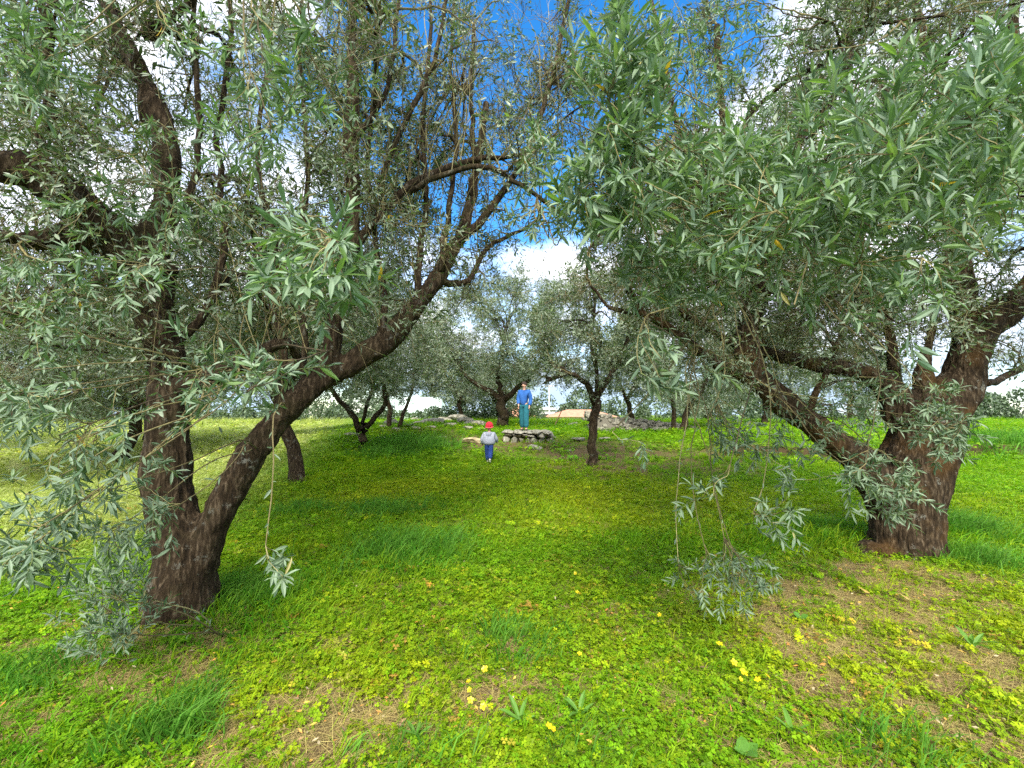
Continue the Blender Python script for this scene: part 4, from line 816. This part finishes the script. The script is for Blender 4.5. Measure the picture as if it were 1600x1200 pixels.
def person(loc, H, face, label, J, cols, child):
    """J: joints in units of height, +y is the way the person faces"""
    root = empty('person', loc, label, 'person'); root.rotation_euler = (0, 0, face)
    h = lambda k: tuple(c*H for c in J[k])
    ms = mat_flat('skin', (.50, .29, .20), .6, (.46, .26, .18)); mj = mat_flat('jacket', cols[0], .85, tuple(c*.8 for c in cols[0]), 12, .3); mp_ = mat_flat('trousers', cols[1], .9, tuple(c*.75 for c in cols[1]), 14, .3); msh = mat_flat('shoe', cols[2], .7)
    hr = .075*H if child else .052*H
    b = Sk(); b.add('pel', h('pel'), .06*H); b.add('ch', h('ch'), .055*H, 'pel'); b.add('nb', h('nb'), .035*H, 'ch'); b.add('nk', h('nk'), .03*H, 'nb')
    hd = h('hd'); b.add('h0', (hd[0], hd[1]-.005*H, hd[2]-hr*.55), hr*.72, 'nk'); b.add('h1', hd, hr, 'h0', hr*1.08); b.add('h2', (hd[0], hd[1]-.01*H, hd[2]+hr*.75), hr*.7, 'h1')
    b.add('nose', (hd[0], hd[1]+hr*1.25, hd[2]-hr*.1), hr*.13, 'h1')
    for s in (-1, 1): b.add('ear%d' % s, (hd[0]+s*hr*1.08, hd[1]-hr*.1, hd[2]-hr*.05), hr*.2, 'h1')
    for s, a in ((-1, 'l'), (1, 'r')):
        b.add('s'+a, h('s'+a), .032*H, 'ch'); b.add('e'+a, h('e'+a), .024*H, 's'+a); b.add('w'+a, h('w'+a), .016*H, 'e'+a)
        e, w_ = np.array(h('e'+a)), np.array(h('w'+a)); d_ = (w_-e)/np.linalg.norm(w_-e); sd_ = np.cross(d_, (s*1., 0, 0)); sd_ = sd_/max(np.linalg.norm(sd_), .01)
        pm = w_+d_*.035*H; b.add('p'+a, pm, .017*H, 'w'+a, .010*H)
        for i in range(4):
            o_ = sd_*(i-1.5)*.0105*H; L_ = (.030, .036, .034, .026)[i]*H; f1 = pm+o_+d_*L_*.6; f2 = pm+o_+d_*L_+np.array([-s*.008*H, 0, 0])
            b.add('f%s%d' % (a, i), f1, .0052*H, 'p'+a); b.add('g%s%d' % (a, i), f2, .0042*H, 'f%s%d' % (a, i))
        b.add('t'+a, w_+d_*.028*H+sd_*.022*H, .0062*H, 'w'+a)
        b.add('h'+a, h('h'+a), .045*H, 'pel'); b.add('k'+a, h('k'+a), .033*H, 'h'+a); b.add('a'+a, h('a'+a), .022*H, 'k'+a)
        tt = h('t'+a); b.add('o'+a, tt, .02*H, 'a'+a)
    skin('body', b.v, b.e, ms, root, 1)
    j = Sk(); wj = 1.5 if child else .84
    pl, c_ = h('pel'), h('ch'); j.add('ch', (c_[0], c_[1], c_[2]+.01*H), .108*H*wj, None, .082*H*wj); j.add('mid', tuple((np.array(pl)+np.array(c_))/2), .112*H*wj, 'ch', .088*H*wj); j.add('hem', (pl[0], pl[1], pl[2]-.045*H), .112*H*wj, 'mid', .09*H*wj)
    j.add('nb', tuple(np.array(h('nb'))+np.array([0, 0, .012*H])), .055*H, 'ch')
    for a in 'lr':
        j.add('s'+a, h('s'+a), .055*H, 'ch'); j.add('e'+a, h('e'+a), .045*H, 's'+a); j.add('w'+a, h('w'+a), .036*H, 'e'+a)
    jk = skin('jacket', j.v, j.e, mj, root)
    t_ = Sk(); t_.add('pel', (pl[0], pl[1], pl[2]+.01*H), .072*H, None, .056*H)
    for a in 'lr': t_.add('h'+a, h('h'+a), .070*H, 'pel'); t_.add('k'+a, h('k'+a), .062*H, 'h'+a); t_.add('a'+a, h('a'+a), .052*H, 'k'+a)
    skin('trousers', t_.v, t_.e, mp_, root)
    for a in 'lr':
        s_ = Sk(); A_, T_ = np.array(h('a'+a)), np.array(h('t'+a)); dd = (T_-A_); s_.add('h', A_-dd*.35-np.array([0, 0, .012*H]), .026*H); s_.add('m', A_*.5+T_*.5-np.array([0, 0, .01*H]), .027*H, 'h'); s_.add('t', T_+dd*.15, .021*H, 'm', .018*H); skin('shoe', s_.v, s_.e, msh, root)
    return root, hd, hr, H
JA = dict(pel=(.012, 0, .53), ch=(0, 0, .72), nb=(0, 0, .81), nk=(0, .005, .85), hd=(0, .015, .925), sl=(-.105, 0, .79), sr=(.105, 0, .79), el=(-.135, -.03, .64), er=(.125, .02, .645), wl=(-.13, .03, .50), wr=(.085, .10, .53), hl=(-.05, 0, .50), hr=(.05, 0, .50), kl=(-.06, .05, .27), kr=(.05, .0, .27), al=(-.075, .07, .045), ar=(.05, -.02, .045), tl=(-.095, .14, .018), tr=(.062, .055, .018))
ax, ay = px0+(820-825)*k, py0+.45
root, hd, hr_, H = person((ax, ay, ztop-.01), 1.53, math.pi-.45, 'grown person in blue jacket and teal trousers standing on the stone platform', JA, ((.025, .11, .36), (.015, .12, .15), (.10, .07, .05)), False)
def shell(name, c, r, mat, parent, zcut=-1, sc=(1, 1, 1), back=0, seg=20):
    mb = MB(); th = np.linspace(0, 2*math.pi, seg, endpoint=False); v = []; lo = math.asin(max(-1, zcut)); ph = np.linspace(lo, math.pi/2-.02, 10)
    for p_ in ph:
        for t_ in th:
            lift = (1+math.sin(t_))*.5*back
            pz = max(p_, lo+lift*(1 if p_ < .6 else 0)); v.append((c[0]+r*sc[0]*math.cos(pz)*math.cos(t_), c[1]+r*sc[1]*math.cos(pz)*math.sin(t_), c[2]+r*sc[2]*math.sin(pz)+.02*r*math.sin(t_*7+p_*9)))
    i_ = np.arange(10*seg).reshape(10, seg); f = np.stack([i_[:-1], np.roll(i_[:-1], -1, 1), np.roll(i_[1:], -1, 1), i_[1:]], -1).reshape(-1, 4)
    mb.add(np.array(v), [f, i_[-1][None]], (.1, .1, .1)); me = mb.mesh(name, True); me.materials.append(mat); o = bpy.data.objects.new(name, me); COL.objects.link(o); o.parent = parent; return o
M_HAIR = mat_flat('hair', (.035, .022, .014), .7); shell('hair', (hd[0], hd[1]-.006*H, hd[2]+.004*H), hr_*1.28, M_HAIR, root, -.35, (1, 1.08, 1.15), .75)
JC = dict(pel=(0, 0, .44), ch=(0, .012, .62), nb=(0, .015, .705), nk=(0, .02, .74), hd=(0, .03, .865), sl=(-.115, .01, .675), sr=(.115, .01, .675), el=(-.165, -.04, .55), er=(.17, .05, .55), wl=(-.165, .03, .44), wr=(.165, .13, .48), hl=(-.05, 0, .41), hr=(.05, 0, .41), kl=(-.045, .045, .23), kr=(.04, -.03, .22), al=(-.04, .05, .045), ar=(.045, -.14, .10), tl=(-.04, .115, .02), tr=(.045, -.105, .025))
cx_, cy_ = gpos(764, 724)
root, hd, hr_, H = person((cx_, cy_, float(gh(cx_, cy_))+.01), .98, -.12, 'toddler seen from behind in red knit hat, grey hooded jacket and blue jeans', JC, ((.33, .35, .42), (.02, .05, .21), (.55, .52, .48)), True)
M_HAT = mat_flat('red_knit', (.62, .03, .05), .95, (.42, .015, .03), 60, .5); M_BRIM = mat_flat('pink_band', (.70, .12, .14), .95, (.55, .06, .08), 50, .4)
hat = shell('hat', (hd[0], hd[1], hd[2]+.006), hr_*1.24, M_HAT, root, -.55, (1, 1.04, 1.02), .25)
mb = MB(); th = np.linspace(0, 2*math.pi, 21); R_ = hr_*1.22
tubes(mb, np.stack([hd[0]+R_*np.cos(th)*.99, hd[1]+R_*1.04*np.sin(th)*.99, hd[2]-.32*hr_+.25*hr_*np.sin(th)], 1)[None], np.full((1, 21), hr_*.17), 8, (.1, .1, .1)); me = mb.mesh('hat_brim', True); me.materials.append(M_BRIM)
o = bpy.data.objects.new('hat_brim', me); COL.objects.link(o); o.parent = root
hm = mat_flat('hood_grey', (.27, .29, .36), .9, (.20, .22, .28), 14, .3)
hs = Sk(); hs.add('a', (0, -.055*H, .60*H), .045*H); hs.add('b', (0, -.070*H, .655*H), .050*H, 'a', .03*H); hs.add('c', (-.065*H, -.03*H, .71*H), .032*H, 'b'); hs.add('d', (.065*H, -.03*H, .71*H), .032*H, 'b'); skin('hood', hs.v, hs.e, hm, root)

# ------------------------------------------------------------------ ground cover
def scatter(n, y0, y1, pw=1.0, marg=1.5, k=1.28):
    u_ = RNG.random(n)
    y = (y0**pw+(y1**pw-y0**pw)*u_)**(1/pw); x = (RNG.random(n)*2-1)*(k*y+marg); return x, y
def plant_col(x, y, rg=RNG):
    b, d, ye = zone(x, y); n = len(x)
    c = mixc(GREEN, DEEP, np.clip(d+rg.normal(size=n)*.15, 0, 1)); c = mixc(c, YELG, np.clip(ye*.9+rg.normal(size=n)*.25, 0, 1))
    pale = sstep(-3.0, -5.2, x+.25*(y-6))*sstep(3.0, 6, y); c = mixc(c, (.36, .40, .15), np.clip(pale*(.75+rg.normal(size=n)*.25), 0, 1))
    return c*rg.uniform(.78, 1.22, (n, 1)), b, d, ye
heart = (np.array([(0, 0, 0), (.6, -.55, .12), (1, -.38, .08), (.82, 0, .0), (1, .38, .08), (.6, .55, .12)]), [np.array([(0, 1, 2, 3), (0, 3, 4, 5)])])
def clover_tpl(seed, tpl):
    rg = np.random.default_rng(seed); mb = MB(); n = 13
    r_ = np.sqrt(rg.random(n))*5.2; a = rg.uniform(0, 6.28, n); P = np.stack([r_*np.cos(a), r_*np.sin(a), rg.uniform(.6, 3.6, n)], 1)
    nrm = unit(np.stack([rg.normal(size=n)*.35, rg.normal(size=n)*.35, np.ones(n)], 1)); a0 = rg.uniform(0, 6.28, n); s_ = rg.uniform(.6, 1.4, n); c = np.ones((n, 3))*rg.uniform(.7, 1.3, (n, 1))*np.array([1, 1, 1.])
    c[0] *= (1.3, 1.1, 1)
    for i in range(3):
        b = a0+i*2.094+rg.normal(size=n)*.12; D = np.stack([np.cos(b), np.sin(b), np.zeros(n)], 1); D = unit(D-nrm*(D*nrm).sum(1, keepdims=True)-nrm*.12)
        leaves(mb, P, D, nrm, s_, s_*.95, c*rg.uniform(.85, 1.15, (n, 1)), tpl)
    Ps = P.copy(); Ps[:, 2] = 0; tubes(mb, np.stack([Ps, P], 1), np.full((n, 2), .06), 3, (1., 1., .8)); return mb
def patches(name, label, n, y0, y1, size, tpl, pw, thr=.9):
    x, y = scatter(n, y0, y1, pw); c, b, d, ye = plant_col(x, y); keep = RNG.random(n) > b*thr; x, y, c, ye, d = x[keep], y[keep], c[keep], ye[keep], d[keep]; m = len(x)
    yl = RNG.random(m) < .012*sstep(7, 4, y)+.06*ye*sstep(7, 3, y); c[yl] = np.array([(.42, .36, .03), (.40, .24, .05), (.33, .33, .05)])[RNG.integers(0, 3, yl.sum())]
    a = RNG.uniform(0, 6.28, m); D = np.stack([np.cos(a), np.sin(a), RNG.normal(size=m)*.06], 1); U = np.array([0, 0, 1.])+RNG.normal(size=(m, 3))*.1
    o = scatter_obj(name, [clover_tpl(i, tpl) for i in range(6)], np.stack([x, y, gh(x, y)-.004+.02*(fbm(x*5, y*5, s=91)-.3)], 1), D, U, size*RNG.uniform(.7, 1.3, m), c, RNG.integers(0, 6, m), M_GREEN_I); o['label'] = label
def blades(mb, x, y, h_, wd, c, lean=.5, z=None, flat=False):
    n = len(x); a = RNG.uniform(0, 6.28, n); dr_ = np.stack([np.cos(a), np.sin(a), np.zeros(n)], 1); sd_ = np.stack([-np.sin(a+1.2), np.cos(a+1.2), np.zeros(n)], 1)
    B0 = np.stack([x, y, gh(x, y)+(0 if z is None else z)], 1); L_ = lean*RNG.uniform(.3, 1.4, n)[:, None]; H_ = h_[:, None]; up = np.array([0, 0, 1.])
    M_ = B0+(dr_*L_*.35+up*.6)*H_; T_ = B0+(dr_*L_+up*(1-.25*L_))*H_
    if flat: M_ = B0+dr_*H_*.5+up*.012+RNG.normal(size=B0.shape)*.012; T_ = B0+dr_*H_+RNG.normal(size=B0.shape)*.01
    w_ = wd[:, None]; V = np.stack([B0-sd_*w_, B0+sd_*w_, M_-sd_*w_*.8, M_+sd_*w_*.8, T_-sd_*w_*(.8 if flat else .05), T_+sd_*w_*(.8 if flat else .05)], 1)
    i_ = np.arange(n)[:, None]*6; f = np.concatenate([i_+np.array([[0, 1, 3, 2]]), i_+np.array([[2, 3, 5, 4]])])
    mb.add(V.reshape(-1, 3), [f], np.repeat(c, 6, 0))
patches('clover', 'low clover and wood sorrel leaves covering the near ground', 21000, 1.0, 5.2, .0122, heart, 1.6)
patches('clover', 'clover carpet spreading through the middle of the grove', 17000, 4.8, 11, .017, heart, 1.9)
patches('clover', 'distant clover and low herbs towards the crest', 14000, 10.5, 27, .036, LEAF_FAR, 1.9)
def tuft_tpl(seed, nb=9, lean=.7, wd=.018, flat=False):
    global RNG
    keep = RNG; RNG = np.random.default_rng(seed); mb = MB(); g = gh
    n = nb; x = RNG.normal(size=n)*.22; y = RNG.normal(size=n)*.22; c = np.ones((n, 3))*RNG.uniform(.75, 1.3, (n, 1))
    blades(mb, x, y, RNG.uniform(.5, 1.15, n), wd*RNG.uniform(.7, 1.3, n), c, lean, -gh(x, y), flat); RNG = keep; return mb
def tufts(name, label, groups, mat, flat=False, col=None):
    X, Y, H, C = [], [], [], []
    for x, y, h_, c in groups: X.append(x); Y.append(y); H.append(h_); C.append(c)
    x, y, h_, c = map(np.concatenate, (X, Y, H, C)); m = len(x); a = RNG.uniform(0, 6.28, m)
    D = np.stack([np.cos(a), np.sin(a), RNG.normal(size=m)*.05], 1); U = np.array([0, 0, 1.])+RNG.normal(size=(m, 3))*(.05 if flat else .16)
    return scatter_obj(name, [tuft_tpl(i, 9, 1.0, .019, flat) for i in range(6)] if not flat else [tuft_tpl(30+i, 8, .6, .014, True) for i in range(6)], np.stack([x, y, gh(x, y)+(.012 if flat else -.005)], 1), D, U, h_, c, RNG.integers(0, 6, m), mat)
GR = []
for n, y0, y1, pw, hh in [(9000, 1.0, 5, 1.6, .085), (15000, 4.5, 11, 1.9, .12), (17000, 10, 27, 1.9, .17), (9000, 24, 34, 1.5, .3)]:
    x, y = scatter(n, y0, y1, pw); c, b, d, ye = plant_col(x, y); kp = RNG.random(n) > b*.75; x, y, c, d = x[kp], y[kp], c[kp], d[kp]
    GR.append((x, y, hh*RNG.uniform(.5, 1.4, len(x))*(1+.8*d), c*1.05))
for cx, cy, rr, n, hh in [gpos(265, 1160)+(.16, 330, .14), gpos(300, 1110)+(.12, 200, .12), gpos(60, 1060)+(.25, 400, .12), gpos(640, 860)+(.5, 1500, .16), gpos(600, 800)+(.5, 1200, .15), gpos(640, 700)+(.9, 2200, .32), gpos(600, 712)+(.6, 900, .22), gpos(1290, 830)+(.4, 1500, .14), gpos(1500, 830)+(.35, 1200, .2), gpos(1540, 880)+(.3, 700, .14), gpos(380, 930)+(.3, 800, .13), gpos(800, 1010)+(.3, 260, .13), gpos(620, 1175)+(.2, 130, .10), gpos(900, 1160)+(.2, 130, .10), gpos(1430, 1180)+(.2, 200, .11), gpos(470, 800)+(.4, 700, .14), gpos(1560, 690)+(1.5, 1500, .3)]:
    n = n//5; x = cx+RNG.normal(size=n)*rr*.6; y = cy+RNG.normal(size=n)*rr*.5; c = mixc((.06, .20, .02), (.12, .27, .03), RNG.random(n))*RNG.uniform(.7, 1.2, (n, 1))
    GR.append((x, y, hh*1.35*RNG.uniform(.4, 1.2, n), c))
tufts('grass', '', GR, M_GREEN_I)['label'] = 'green grass blades and tufts growing through the clover'
x, y = scatter(52000, 1.0, 7.5, 1.5); b, d, ye = zone(x, y); kp = RNG.random(len(x)) < np.clip(b*1.1+.10, 0, 1); x, y = x[kp], y[kp]; n = len(x)
G1 = (x, y, RNG.uniform(.08, .20, n), mixc((.48, .40, .13), (.28, .20, .07), RNG.random(n)))
x, y = scatter(16000, 7, 16, 1.9); b, d, ye = zone(x, y); kp = RNG.random(len(x)) < np.clip(b*.9, 0, 1); x, y = x[kp], y[kp]; n = len(x)
G2 = (x, y, RNG.uniform(.12, .26, n), mixc((.22, .17, .08), (.10, .065, .035), RNG.random(n)))
tufts('dry_straw', '', [G1, G2], mat_leaf('dry_stem_pieces', under=(.3, .25, .12), underfac=.1, trans=.1, rough=.7, spec=.3, inst=True), True)['label'] = 'dry straw stems lying on the bare brown patches'
mb = MB(); x, y = scatter(24000, 1.0, 8, 1.4); b, d, ye = zone(x, y); kp = RNG.random(len(x)) < np.clip(b*.5+.12+ye*.25, 0, 1); x, y = x[kp], y[kp]; n = len(x)
P = np.stack([x, y, gh(x, y)+RNG.uniform(.005, .045, n)], 1); a = RNG.uniform(0, 6.28, n); D = np.stack([np.cos(a), np.sin(a), RNG.normal(size=n)*.25], 1)
c = np.array([(.28, .17, .08), (.48, .30, .05), (.50, .22, .05), (.16, .10, .06), (.33, .27, .16)])[RNG.integers(0, 5, n)]*RNG.uniform(.7, 1.2, (n, 1))
leaves(mb, P, D, np.array([0, 0, 1.])+RNG.normal(size=(n, 3))*.5, RNG.uniform(.012, .04, n), RNG.uniform(.005, .011, n), c, LEAF_FAR)
link('leaf_litter', mb.mesh('leaf_litter'), M_DRY, kind='stuff')['label'] = 'fallen yellow, orange and brown leaves scattered over the ground'
print('TRIS', sum(len(m.loops)-2*len(m.polygons) for m in bpy.data.meshes))
